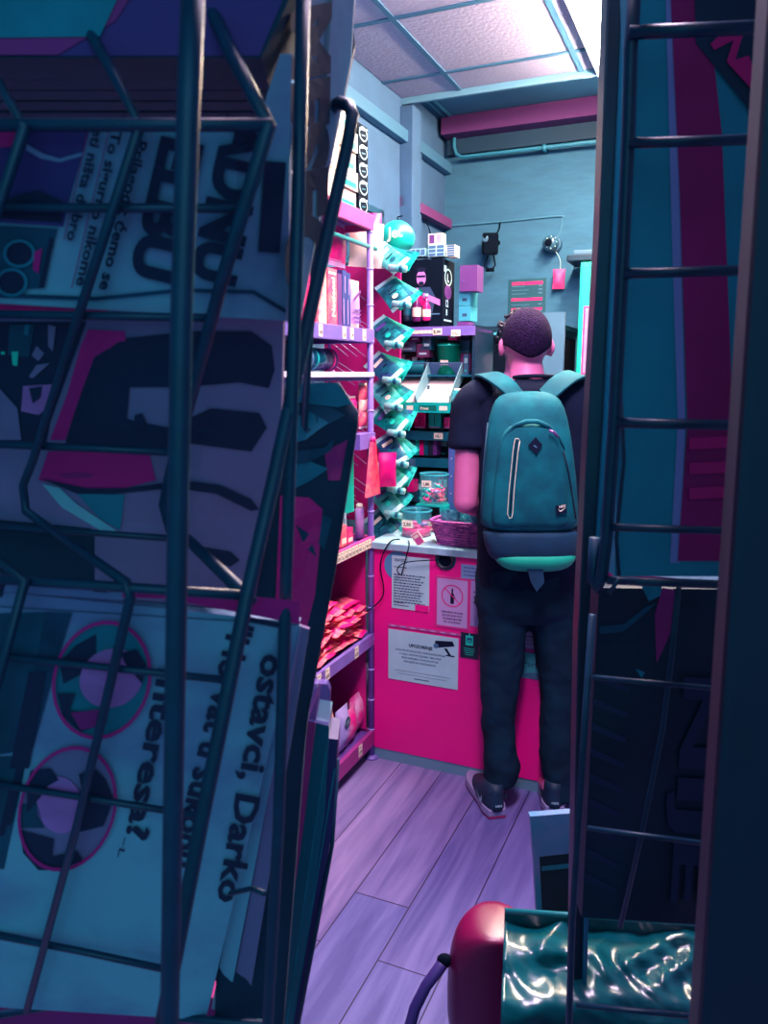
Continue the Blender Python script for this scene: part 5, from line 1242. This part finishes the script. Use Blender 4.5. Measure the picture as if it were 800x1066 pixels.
# --- top tier: a thick stack of newspapers seen from below
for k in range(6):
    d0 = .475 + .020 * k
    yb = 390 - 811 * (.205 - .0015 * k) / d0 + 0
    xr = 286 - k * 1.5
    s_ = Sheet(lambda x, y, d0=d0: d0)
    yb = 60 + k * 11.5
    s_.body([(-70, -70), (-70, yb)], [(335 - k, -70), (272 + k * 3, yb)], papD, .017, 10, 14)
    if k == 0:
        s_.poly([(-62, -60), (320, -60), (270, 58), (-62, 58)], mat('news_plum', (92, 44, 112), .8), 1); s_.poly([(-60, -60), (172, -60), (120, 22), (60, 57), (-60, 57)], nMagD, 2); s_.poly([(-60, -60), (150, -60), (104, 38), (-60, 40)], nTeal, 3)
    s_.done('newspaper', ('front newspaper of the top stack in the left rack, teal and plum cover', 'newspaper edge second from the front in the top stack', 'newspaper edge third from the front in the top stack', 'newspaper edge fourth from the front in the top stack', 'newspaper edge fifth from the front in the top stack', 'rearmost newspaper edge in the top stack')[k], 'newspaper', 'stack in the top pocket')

# --- tier 2, front: paper with the sideways headline
s_ = Sheet(lambda x, y: g2(y) + .014 + (0.0004 * max(0, x - 250)))
s_.body([(-60, 128), (-60, 312)], [(302, 124), (300, 334)], papT, .010, 22, 26); s_.poly([(268, 130), (292, 56), (304, 56), (302, 130)], papT, 0)
s_.poly([(-55, 130), (58, 131), (94, 130), (70, 215), (66, 236), (-55, 228)], mat('news_lavender_photo', (92, 70, 140), .8, rgb2=(60, 40, 100), scale=9), 1)
s_.poly([(-55, 130), (24, 134), (18, 152), (-55, 158)], nMag, 2)
s_.poly([(28, 150), (45, 160), (62, 165), (88, 158), (86, 162), (62, 169), (42, 165), (27, 156)], papT, 2)
s_.poly([(10, 205), (40, 198), (66, 210), (64, 232), (-20, 226)], inkN, 2)
s_.poly([(-55, 232), (60, 238), (44, 300), (-55, 306)], nTealD, 2)
for cx, cy in ((20, 264), (12, 294)): s_.ellipse(cx, cy, 17, 15, 0, inkN, 3); s_.ellipse(cx, cy, 17, 15, 0, nTeal, 4, w=3.5)
s_.poly([(52, 246), (56, 250), (46, 300), (40, 300)], inkN, 3); s_.poly([(36, 262), (44, 258), (40, 285), (34, 280)], nMag, 4)
s_.text('leti ništa dobro', (99, 128), (69, 250), 11, inkN, .03)
s_.text('": To sigurno nikome', (121, 118), (79, 297), 11, inkN, .03)
s_.text('T. Prilagodit ćemo se', (149, 122), (103, 301), 12, inkN, .03)
for a in ((93, 128, 66, 250), (115, 128, 74, 300)): s_.tri([(a[0], a[1]), (a[0] + 1, a[1]), (a[2] + 1, a[3]), (a[2], a[3])], [(0, 1, 2), (0, 2, 3)], nMagD, 2)
s_.text('ELBU', (171, 140), (137, 286), 44, inkN, .05)
s_.text('ADNU', (238, 122), (199, 288), 48, inkN, .05)
s_.text('I', (278, 180), (272, 262), 18, inkN, .12)
s_.poly([(-60, 303), (100, 309), (190, 300), (265, 302), (298, 322), (297, 326), (264, 306), (190, 304), (100, 313), (-60, 308)], inkB, 3)
s_.done('newspaper', 'pale newspaper with huge sideways headline letters in the middle pocket of the left rack')

# --- tier 2, below: mauve magazine with a dark photo
s_ = Sheet(lambda x, y: g2(min(y, 545)) + .030 + .00025 * max(0, x - 215))
s_.body([(-60, 305), (-60, 605)], [(296, 300), (292, 470), (262, 636)], papM, .012, 24, 22)
s_.poly([(-60, 315), (110, 318), (112, 328), (-60, 326)], nMag, 1)
s_.poly([(-60, 335), (90, 335), (52, 440), (48, 462), (-60, 460)], inkN, 1)
s_.poly([(10, 338), (36, 338), (30, 372), (8, 370)], nTealD, 2); s_.poly([(12, 366), (19, 366), (18, 381), (13, 380)], tealL, 3); s_.poly([(1, 366), (5, 366), (5, 369), (1, 369)], tealL, 3)
for pp in (((26, 338), (31, 338), (29, 350), (25, 348)), ((50, 338), (58, 340), (55, 366), (50, 360)), ((38, 380), (52, 378), (34, 394), (30, 392)), ((38, 360), (46, 368), (40, 376), (33, 370))): s_.poly(pp, nTeal if pp[0][0] == 26 else papM, 3)
s_.poly([(24, 402), (57, 400), (50, 425), (40, 432), (22, 428)], nSkin, 2); s_.poly([(30, 404), (44, 402), (42, 414), (34, 420)], inkN, 3)
s_.poly([(-60, 400), (0, 405), (18, 425), (22, 458), (-60, 458)], papM, 3)
s_.poly([(92, 343), (130, 345), (131, 360), (98, 372), (84, 410), (68, 458), (52, 458), (70, 410), (84, 360)], nMag, 2)
s_.poly([(98, 372), (130, 352), (200, 345), (262, 345), (283, 360), (286, 385), (280, 404), (250, 398), (190, 403), (135, 403), (132, 436), (150, 440), (175, 445), (220, 425), (270, 430), (278, 445), (262, 470), (200, 462), (160, 468), (68, 462), (84, 410)], inkN, 2)
s_.poly([(140, 432), (148, 430), (152, 440), (148, 448), (140, 446)], inkN, 4)
s_.poly([(50, 470), (155, 470), (162, 500), (130, 508), (90, 508), (40, 500)], nMag, 2); s_.ellipse(80, 495, 18, 2.5, 0, nMagD, 3)
s_.poly([(42, 498), (90, 508), (130, 508), (190, 500), (230, 505), (262, 520), (270, 530), (262, 532), (225, 514), (180, 508), (120, 514), (80, 514)], inkN, 3)
s_.poly([(44, 504), (62, 508), (80, 525), (122, 553), (104, 552), (64, 528)], mat('gloss_band', (130, 190, 200), .3), 3)
s_.poly([(80, 514), (130, 515), (125, 552), (104, 540)], nTeal, 2)
s_.poly([(205, 568), (240, 574), (250, 583), (240, 590), (220, 584)], inkN, 2)
s_.done('magazine', 'mauve magazine with a large dark photograph below the sideways headline', 'magazine')
s_ = Sheet(lambda x, y: .585 + .0001 * (x - 100))
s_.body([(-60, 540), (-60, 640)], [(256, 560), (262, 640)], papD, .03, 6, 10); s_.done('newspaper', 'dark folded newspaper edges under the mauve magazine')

# --- tall folded paper with big letters seen along its fold, right of the headline paper
s_ = Sheet(lambda x, y: .505 + .0016 * (x - 312) + .00003 * (y))
s_.body([(316, -60), (310, 120), (304, 240), (298, 335)], [(372, -60), (366, 60), (344, 170), (312, 335)], papT, .006, 18, 10)
s_.text('MESEC', (306, 8), (300, 300), 40, inkN, .06, up=(1.0, -.18))
s_.poly([(345, -40), (349, -40), (335, 160), (332, 160)], nTeal, 3)
s_.done('newspaper', 'folded newspaper turned edge on with huge dark letters running down its narrow side')
s_ = Sheet(lambda x, y: .60 + .0005 * (x - 340))
s_.body([(350, -60), (345, 60), (335, 130)], [(362, -20), (370, 45), (356, 112)], mat('news_violet', (60, 40, 100), .6), .008, 8, 4); s_.done('magazine', 'violet magazine corner curling out behind the edge-on newspaper', 'magazine')

# --- right column: crumpled paper with teal and magenta cover
def depC(x, y):
    return .645 + .0004 * (x - 330) + .006 * noise.noise(Vector((x * .03, y * .03, 0))) - .00004 * (y - 400)
s_ = Sheet(depC)
s_.body([(290, 402), (262, 580), (236, 740), (222, 1100)], [(352, 398), (374, 432), (350, 590), (318, 760), (292, 1100)], papD, .02, 30, 10)
s_.poly([(300, 400), (350, 398), (366, 420), (352, 424), (300, 418)], nTeal, 1); s_.poly([(300, 420), (345, 424), (360, 432), (330, 448), (300, 468)], nTealD, 1)
s_.poly([(300, 438), (322, 428), (342, 440), (318, 458), (300, 462)], nTeal, 2); s_.poly([(300, 470), (338, 466), (348, 456), (345, 470), (320, 482), (300, 484)], nTealD, 3)
s_.poly([(300, 484), (322, 480), (342, 488), (324, 500), (300, 512)], nTeal, 2); s_.poly([(338, 470), (362, 458), (354, 500), (342, 500)], nMagD, 2)
s_.poly([(292, 516), (322, 518), (336, 530), (334, 560), (328, 620), (308, 700), (284, 690)], nMag, 2); s_.poly([(308, 546), (322, 556), (330, 580), (318, 570)], inkB, 3); s_.poly([(336, 536), (346, 540), (338, 572), (332, 566)], nTealD, 3)
s_.done('newspaper', 'crumpled folded newspaper with teal top and magenta lower half, right side of the left rack', smooth=True)

# --- tier 3: big pale newspaper
s_ = Sheet(lambda x, y: g3(y) + .018 + .0002 * max(0, x - 240) + .0012 * math.sin(x * .03 + y * .012))
s_.body([(-60, 610), (-60, 1045)], [(312, 648), (262, 860), (214, 1062)], papT, .010, 34, 26)
s_.poly([(62, 606), (128, 612), (128, 625), (-50, 612)], papT, 1)
for pp in (((66, 603), (78, 604), (76, 613), (62, 612)), ((100, 608), (113, 609), (111, 617), (97, 616)), ((-5, 604), (6, 606), (2, 622), (-10, 620))): s_.poly(pp, inkN, 2)
s_.poly([(130, 607), (312, 626), (312, 650), (230, 634), (170, 623), (126, 622)], nMag, 1)
s_.tri([(-50, 628), (310, 650), (310, 651), (-50, 629)], [(0, 1, 2), (0, 2, 3)], nTealD, 2)
s_.poly([(-50, 640), (48, 637), (20, 780), (-50, 800)], nTealD, 1); s_.poly([(48, 637), (75, 638), (62, 680), (34, 780), (4, 785), (38, 690)], inkB, 2); s_.poly([(30, 700), (48, 700), (30, 800), (10, 800)], inkN, 3)
s_.poly([(-50, 790), (28, 786), (20, 830), (4, 905), (-50, 900)], nTealD, 1); s_.poly([(10, 820), (16, 820), (4, 870), (-2, 870)], inkN, 2); s_.poly([(20, 786), (28, 786), (10, 860), (4, 856)], inkN, 3)
# ringed portraits
s_.ellipse(106, 708, 50, 62, .28, nTeal, 2); s_.poly([(62, 690), (78, 672), (100, 660), (100, 680), (88, 700), (66, 712)], inkN, 3)
s_.ellipse(116, 706, 34, 30, -.5, nSkin, 4); s_.poly([(125, 680), (142, 676), (152, 692), (148, 712), (138, 700), (130, 690)], inkN, 5); s_.poly([(60, 722), (78, 722), (72, 740), (100, 742), (112, 752), (84, 762), (66, 746)], inkN, 5); s_.poly([(74, 742), (108, 738), (104, 756), (84, 760)], nMagD, 6)
s_.ellipse(106, 708, 51, 63, .28, nMag, 7, w=4)
s_.ellipse(70, 842, 49, 66, .32, papM, 2); s_.ellipse(62, 838, 24, 30, -.2, nSkin, 4); s_.poly([(32, 802), (52, 800), (61, 812), (50, 818), (42, 830), (28, 846), (28, 816)], inkN, 5)
s_.poly([(82, 806), (98, 800), (110, 812), (118, 832), (108, 860), (84, 866), (78, 850), (86, 826)], inkN, 5); s_.poly([(20, 864), (56, 874), (54, 892), (80, 886), (86, 896), (60, 906), (40, 906), (24, 888)], inkN, 5); s_.poly([(22, 838), (38, 834), (46, 862), (22, 862)], nTealD, 4)
s_.ellipse(70, 842, 50, 67, .32, nMag, 7, w=4)
s_.text('"ostavci, Darko', (277, 664), (226, 938), 26, inkN, .03)
s_.text('"Horvat u sukobu', (240, 646), (178, 900), 26, inkN, .03)
s_.text('interesa?', (166, 694), (131, 872), 24, inkN, .03)
s_.text('– L.', (128, 872), (122, 892), 6, inkN, .03)
s_.poly([(250, 640), (300, 650), (297, 655), (260, 648)], inkN, 3)
s_.done('newspaper', 'large pale newspaper with two ringed portraits and sideways Croatian headlines in the lowest pocket')
s_ = Sheet(lambda x, y: .62)
s_.body([(-60, 1030), (-60, 1160)], [(262, 1040), (255, 1160)], nMagD, .02, 4, 4); s_.done('newspaper', 'dark magenta newspaper edge below the bottom rim of the portrait pocket')
# sheets fanning out on its right edge
for k, (a, b_, c_, d_) in enumerate((((300, 650), (220, 1050), (313, 652), (236, 1056)), ((313, 652), (238, 1052), (322, 655), (258, 1050)))):
    s_ = Sheet(lambda x, y, k=k: g3(y) + .036 + .006 * k)
    s_.body([a, b_], [c_, d_], papM if k else papT, .004, 12, 3); s_.done('newspaper', ('outer sheet edge of the pale newspaper with the portraits', 'second pale newspaper fanned out behind the portrait one')[k])
# magenta and teal magazines in a clear sleeve at the right end of the rack
for k, (pts1, pts2, mt_, lb) in enumerate(((((314, 765), (290, 860), (276, 960), (258, 1080)), ((332, 722), (316, 860), (302, 960), (282, 1080)), nMagD, 'slim magenta magazine spine standing between the newspapers and the clear sleeve'),
        (((322, 748), (316, 860), (300, 960), (284, 1080)), ((343, 752), (338, 850), (322, 960), (302, 1080)), mat('spine_teal', (6, 96, 116), .3), 'dark teal magazine spine standing in the clear sleeve'),
        (((336, 768), (330, 860), (312, 960), (292, 1080)), ((352, 770), (347, 860), (330, 960), (308, 1080)), mat('spine_violet', (66, 40, 100), .4), 'dark violet magazine spine at the right end of the rack'))):
    s_ = Sheet(lambda x, y, k=k: .71 + .015 * k - .00004 * (y - 750)); s_.body(list(pts1), list(pts2), mt_, .05, 12, 4)
    if k: s_.tri([(pts2[0][0] - 4, pts2[0][1] + 30), (pts2[0][0] - 2, pts2[0][1] + 30), (pts2[3][0] - 3, 1070), (pts2[3][0] - 5, 1070)], [(0, 1, 2), (0, 2, 3)], nTeal, 2)
    s_.done('magazine', lb, 'magazine')
s_ = Sheet(lambda x, y: .80); s_.body([(230, 840), (205, 1100)], [(312, 840), (296, 1100)], nMagD, .01, 6, 4); s_.done('magazine', 'dark magenta magazine standing behind the fanned pale newspapers', 'magazine')
s_ = Sheet(lambda x, y: .705 - .00004 * (y - 750)); s_.body([(318, 712), (316, 730), (312, 748)], [(341, 712), (344, 720), (343, 756)], clearL, .012, 4, 4); s_.done('plastic_sleeve', 'clear lilac plastic sleeve top sticking up above the magazine spines', 'sleeve')
wire([P(352, 790, .75), P(346, 880, .74), P(331, 960, .72), P(306, 1090, .70)], .0022, 'end_wire')

# ------------------------------------------------------------------ foreground right: door frame, glass, second rack
t = thing('glass_door', Vector((P(600, 800, .95).x, .95, 0)), 0, 'dark framed glass door standing open at the right of the aisle', 'door')
db = Vector(t.location)
frameM = mat('door_frame_paint', (6, 42, 62), .4, var=.15, scale=20)
def bar(pts, w, d, mt, name, par=t, base=db, label=None):
    """flat bar: width in metres across the view, depth along the view"""
    m = MB(); vs = []
    for q in pts: q = Vector(q) - base; vs += [q + Vector((-w / 2, 0, 0)), q + Vector((w / 2, 0, 0)), q + Vector((w / 2, d, 0)), q + Vector((-w / 2, d, 0))]
    n = len(pts); m.add(vs, [(0, 3, 2, 1), (4 * n - 4, 4 * n - 3, 4 * n - 2, 4 * n - 1)] + [(4 * i + k, 4 * i + (k + 1) % 4, 4 * i + 4 + (k + 1) % 4, 4 * i + 4 + k) for i in range(n - 1) for k in range(4)], mt)
    return m.build(name, par, bevel=.002, label=label)
xs = [P(646, -80, .95), P(634, 240, .95), P(622, 440, .95), P(611, 660, .95), P(602, 1100, .95)]
bar([Vector((q.x, .95, q.z)) for q in xs] + [Vector((xs[-1].x - .005, .95, .0))], .022, .03, frameM, 'leading_stile')
xs2 = [P(656, -80, .94), P(642, 240, .94), P(632, 440, .94), P(618, 660, .94), P(608, 1100, .94)]
bar(xs2, .006, .01, mat('stile_edge', (24, 110, 136), .25, metal=.2), 'bright_edge')
m = MB(); gl = [P(645, -80, .955), P(1000, -80, .60), P(900, 1200, .60), P(600, 1200, .955)]
m.add([q - db for q in gl], [(0, 1, 2, 3)], glassy('door_glass', (10, 60, 84), .10, .02)); m.build('pane', t)

t = thing('door_post', Vector((P(860, 533, .40).x, .40, 0)), 0, 'broad dark door post closing the right edge of the view', 'post')
pb = Vector(t.location)
m = MB()
q = [P(782, -80, .40), P(1400, -80, .30), P(1400, 1180, .30), P(742, 1180, .40)]
q = [Vector((P(782, -80, .40).x, .40, 2.6)), Vector((.42, .40, 2.6)), Vector((.42, .40, 0)), Vector((P(742, 1180, .40).x, .40, 0))]
m.add([v_ - pb for v_ in q] + [v_ - pb + Vector((.02, .06, 0)) for v_ in q], [(0, 3, 2, 1), (4, 5, 6, 7), (0, 1, 5, 4), (1, 2, 6, 5), (2, 3, 7, 6), (3, 0, 4, 7)], mat('post_paint', (16, 26, 50), .6, var=.1, scale=5)); m.build('casing', t, bevel=.006)

rb = Vector((P(690, 600, .70).x, .70, 0))
rk2 = thing('newspaper_rack', rb, 0, 'second wire newspaper rack behind the glass door at the right, mostly in shadow', 'rack')
def wire2(pts, r, name='grid_wire'): return wire(pts, r, name, wireM, rk2, rb)
wire2([P(664, -60, .66), P(657, 55, .66), P(655, 130, .66), P(650, 240, .66), P(645, 340, .66), P(640, 440, .66), P(632, 560, .66), P(627, 600, .66), P(622, 612, .665), P(617, 604, .67), P(620, 560, .67)], .0056, 'side_bar')
wire2([P(617, 640, .70), P(606, 800, .70), P(596, 960, .70), P(590, 1150, .70), Vector((P(590, 1150, .70).x, .70, .01))], .0035, 'post')
for (x0, y0, x1, y1, r) in ((655, 34, 800, 28, .0054), (655, 149, 790, 145, .0042), (649, 285, 785, 281, .0042), (642, 440, 780, 443, .0044), (638, 549, 770, 553, .0034), (632, 604, 765, 609, .0040), (617, 705, 760, 718, .0026), (612, 862, 750, 880, .0026), (600, 1046, 740, 1060, .0026)):
    wire2([P(x0, y0, .655 if y0 < 610 else .69), P(x1, y1, .64 if y0 < 610 else .67)], r)
wire2([P(707, 612, .69), P(700, 680, .70), P(690, 760, .71), P(668, 870, .72), P(646, 965, .73)], .0028)
wire2([P(646, 400, .67), P(650, 480, .67), P(642, 560, .67), P(645, 603, .66)], .0018)
wire2([P(634, 618, .65), P(645, 603, .65), P(662, 606, .65)], .0022)
# teal newspaper with the magenta stripe
papR = mat('newsprint_bright_teal', (34, 150, 170), 0.8, var=.10, scale=9)
s_ = Sheet(lambda x, y: .70 + .0001 * (x - 700) + .003 * math.sin(x * .02) * math.sin(y * .006))
s_.body([(652, -60), (656, 60), (654, 160), (648, 300), (644, 450), (640, 600)], [(830, -60), (820, 300), (790, 600)], papR, .02, 26, 14)
s_.poly([(692, -60), (706, -60), (708, 200), (714, 440), (708, 586), (698, 586), (706, 440), (700, 250)], mat('lavender_edge', (150, 150, 210), .7), 1)
s_.poly([(696, -60), (730, -60), (752, 140), (762, 400), (752, 584), (706, 584), (716, 440), (708, 200)], mat('stripe_magenta', (175, 20, 105), .7, var=.2, scale=6), 2)
s_.poly([(722, -60), (830, -60), (830, 150), (795, 140), (776, 108), (725, 45), (724, 10)], mat('navy_corner', (4, 50, 74), .7), 3)
s_.poly([(740, 46), (748, 38), (770, 34), (774, 36), (766, 62), (780, 58), (792, 86), (786, 96), (762, 70), (757, 64), (764, 42), (744, 52)], nMag, 5)
for k in range(3): s_.poly([(718, 456 + 26 * k), (760, 454 + 26 * k), (760, 466 + 26 * k), (718, 468 + 26 * k)], nMag, 4)
s_.done('newspaper', 'tall bright teal newspaper with a broad magenta stripe in the right rack')
# dark papers in the lower pocket
s_ = Sheet(lambda x, y: .76 + .004 * math.sin(y * .03 + x * .02))
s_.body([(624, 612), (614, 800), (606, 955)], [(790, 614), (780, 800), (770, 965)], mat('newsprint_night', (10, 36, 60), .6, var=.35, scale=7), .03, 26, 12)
s_.poly([(690, 612), (703, 614), (698, 660), (684, 690), (682, 640)], nMagD, 1); s_.poly([(625, 652), (650, 650), (672, 632), (684, 628), (664, 646), (648, 658), (625, 660)], nTealD, 1)
for k in range(9): s_.poly([(618 - k, 700 + 26 * k), (656 - 2 * k, 716 + 26 * k), (656 - 2 * k, 722 + 26 * k), (618 - k, 708 + 26 * k)], mat('night_line', (34, 40, 76), .7), 1)
for pp in (((662, 696), (672, 700), (668, 706)), ((668, 610), (690, 606), (688, 620), (676, 626))): s_.poly(pp, nTeal, 1)
s_.text('NIJE', (715, 700), (700, 940), 34, mat('night_line', (1, 1, 1)), .04)
s_.done('newspaper', 'near-black folded newspaper in the lower pocket of the right rack')

# clear-bagged magazine at the bottom centre right
s_ = Sheet(lambda x, y: 1.25 + .002 * math.sin(y * .05)); s_.body([(552, 850), (556, 900), (560, 975)], [(602, 846), (602, 900), (600, 975)], mat('bagged_cover', (50, 130, 160), .2, rgb2=(120, 130, 180), scale=8), .015, 10, 8)
s_.poly([(562, 892), (600, 888), (600, 975), (566, 975)], navy, 1); s_.poly([(564, 902), (600, 898), (600, 903), (564, 907)], nTeal, 2); s_.done('bagged_magazine', 'magazine in a clear bag standing behind the shiny green bag', 'magazine')

# shiny green foil bag
foilG = mat('green_foil', (0, 60, 72), .24, metal=.0, rgb2=(2, 84, 90), scale=7, spec=.6)
gb = P(620, 1010, 1.0)
t = thing('foil_bag', gb, 0, 'shiny dark green foil bag with crinkled highlights at the bottom right', 'bag')
def crink(x, y): return .050 * abs(noise.noise(Vector((x * .014 + y * .01, y * .02, 1.5)))) + .016 * abs(noise.noise(Vector((x * .04 - y * .03, y * .04, 4))))
m = MB(); nr, nc = 40, 60; vs = []; fs = []
for i in range(nr + 1):
    for j in range(nc + 1):
        a = i / nr; b_ = j / nc
        x0 = lerp(526, 518, a); x1 = lerp(736, 726, a); x = lerp(x0, x1, b_); y = lerp(948 + 14 * b_, 1150, a)
        Yd = 1.05 - .15 * math.sin(math.pi * min(1, a * 1.6) * .5) + crink(x, y) * (1.0 if a < .25 else max(.25, 1 - (a - .25) * 2.5))
        vs.append(P(x, y, Yd) - gb)
for i in range(nr):
    for j in range(nc): p_ = i * (nc + 1) + j; fs.append((p_, p_ + nc + 1, p_ + nc + 2, p_ + 1))
m.add(vs, fs, foilG); o = m.build('foil_front', t, smooth=True, solid=.002)
m = MB(); q = [P(526, 950, 1.04), P(736, 963, 1.04), P(726, 1150, 1.10), P(518, 1150, 1.10)]; m.add([v_ - gb for v_ in q], [(0, 1, 2, 3)], foilG); m.build('foil_back', t, solid=.002)
m = MB(); q = [P(526, 948, 1.02), P(736, 962, 1.02)]; m.tube([q[0] - gb, q[1] - gb], .004, mat('foil_seal', (20, 110, 115), .3), 6); m.build('top_seal', t, smooth=True)

# red bag with strap
rb_ = P(500, 1030, 1.12)
t = thing('red_bag', rb_, 0, 'rounded deep red handbag with a dark carrying strap beside the foil bag', 'handbag')
redM = mat('red_leather', (120, 6, 66), .35, var=.15, scale=6)
m = MB(); rings = []
for (y, x0, x1) in ((957, 500, 530), (960, 488, 545), (968, 477, 556), (985, 470, 566), (1010, 466, 572), (1050, 465, 576), (1100, 468, 574)):
    a = P(x0, y, 1.12); b_ = P(x1, y, 1.12); rings.append(((a + b_) / 2 - rb_, (b_.x - a.x) / 2, .05, None, 2.6))
m.loft(rings, redM, 28); m.build('bag_body', t, smooth=True, sub=1)
m = MB(); m.tube([P(462, 1000, 1.12) - rb_, P(459, 1006, 1.11) - rb_, P(444, 1026, 1.10) - rb_, P(432, 1050, 1.09) - rb_, P(424, 1080, 1.08) - rb_, P(420, 1120, 1.07) - rb_], [.012, .010, .0095, .0095, .0095, .0095], mat('strap_violet', (60, 40, 110), .5), 12); m.build('strap', t, smooth=True)
m = MB(); m.ball(P(463, 1000, 1.115) - rb_, .013, .010, .012, black, 12, 8); m.build('strap_knob', t, smooth=True)
# display crate carrying the bags
crz = P(600, 1150, 1.05).z
m = MB(); m.box(.03, .50, -.20, .26, 0, crz - .06, navy_m); o = tag(m.build('display_crate', bevel=.005), 'dark display crate carrying the handbag and the foil bag', 'crate'); o.location = (P(480, 1100, 1.08).x, 1.10, 0)
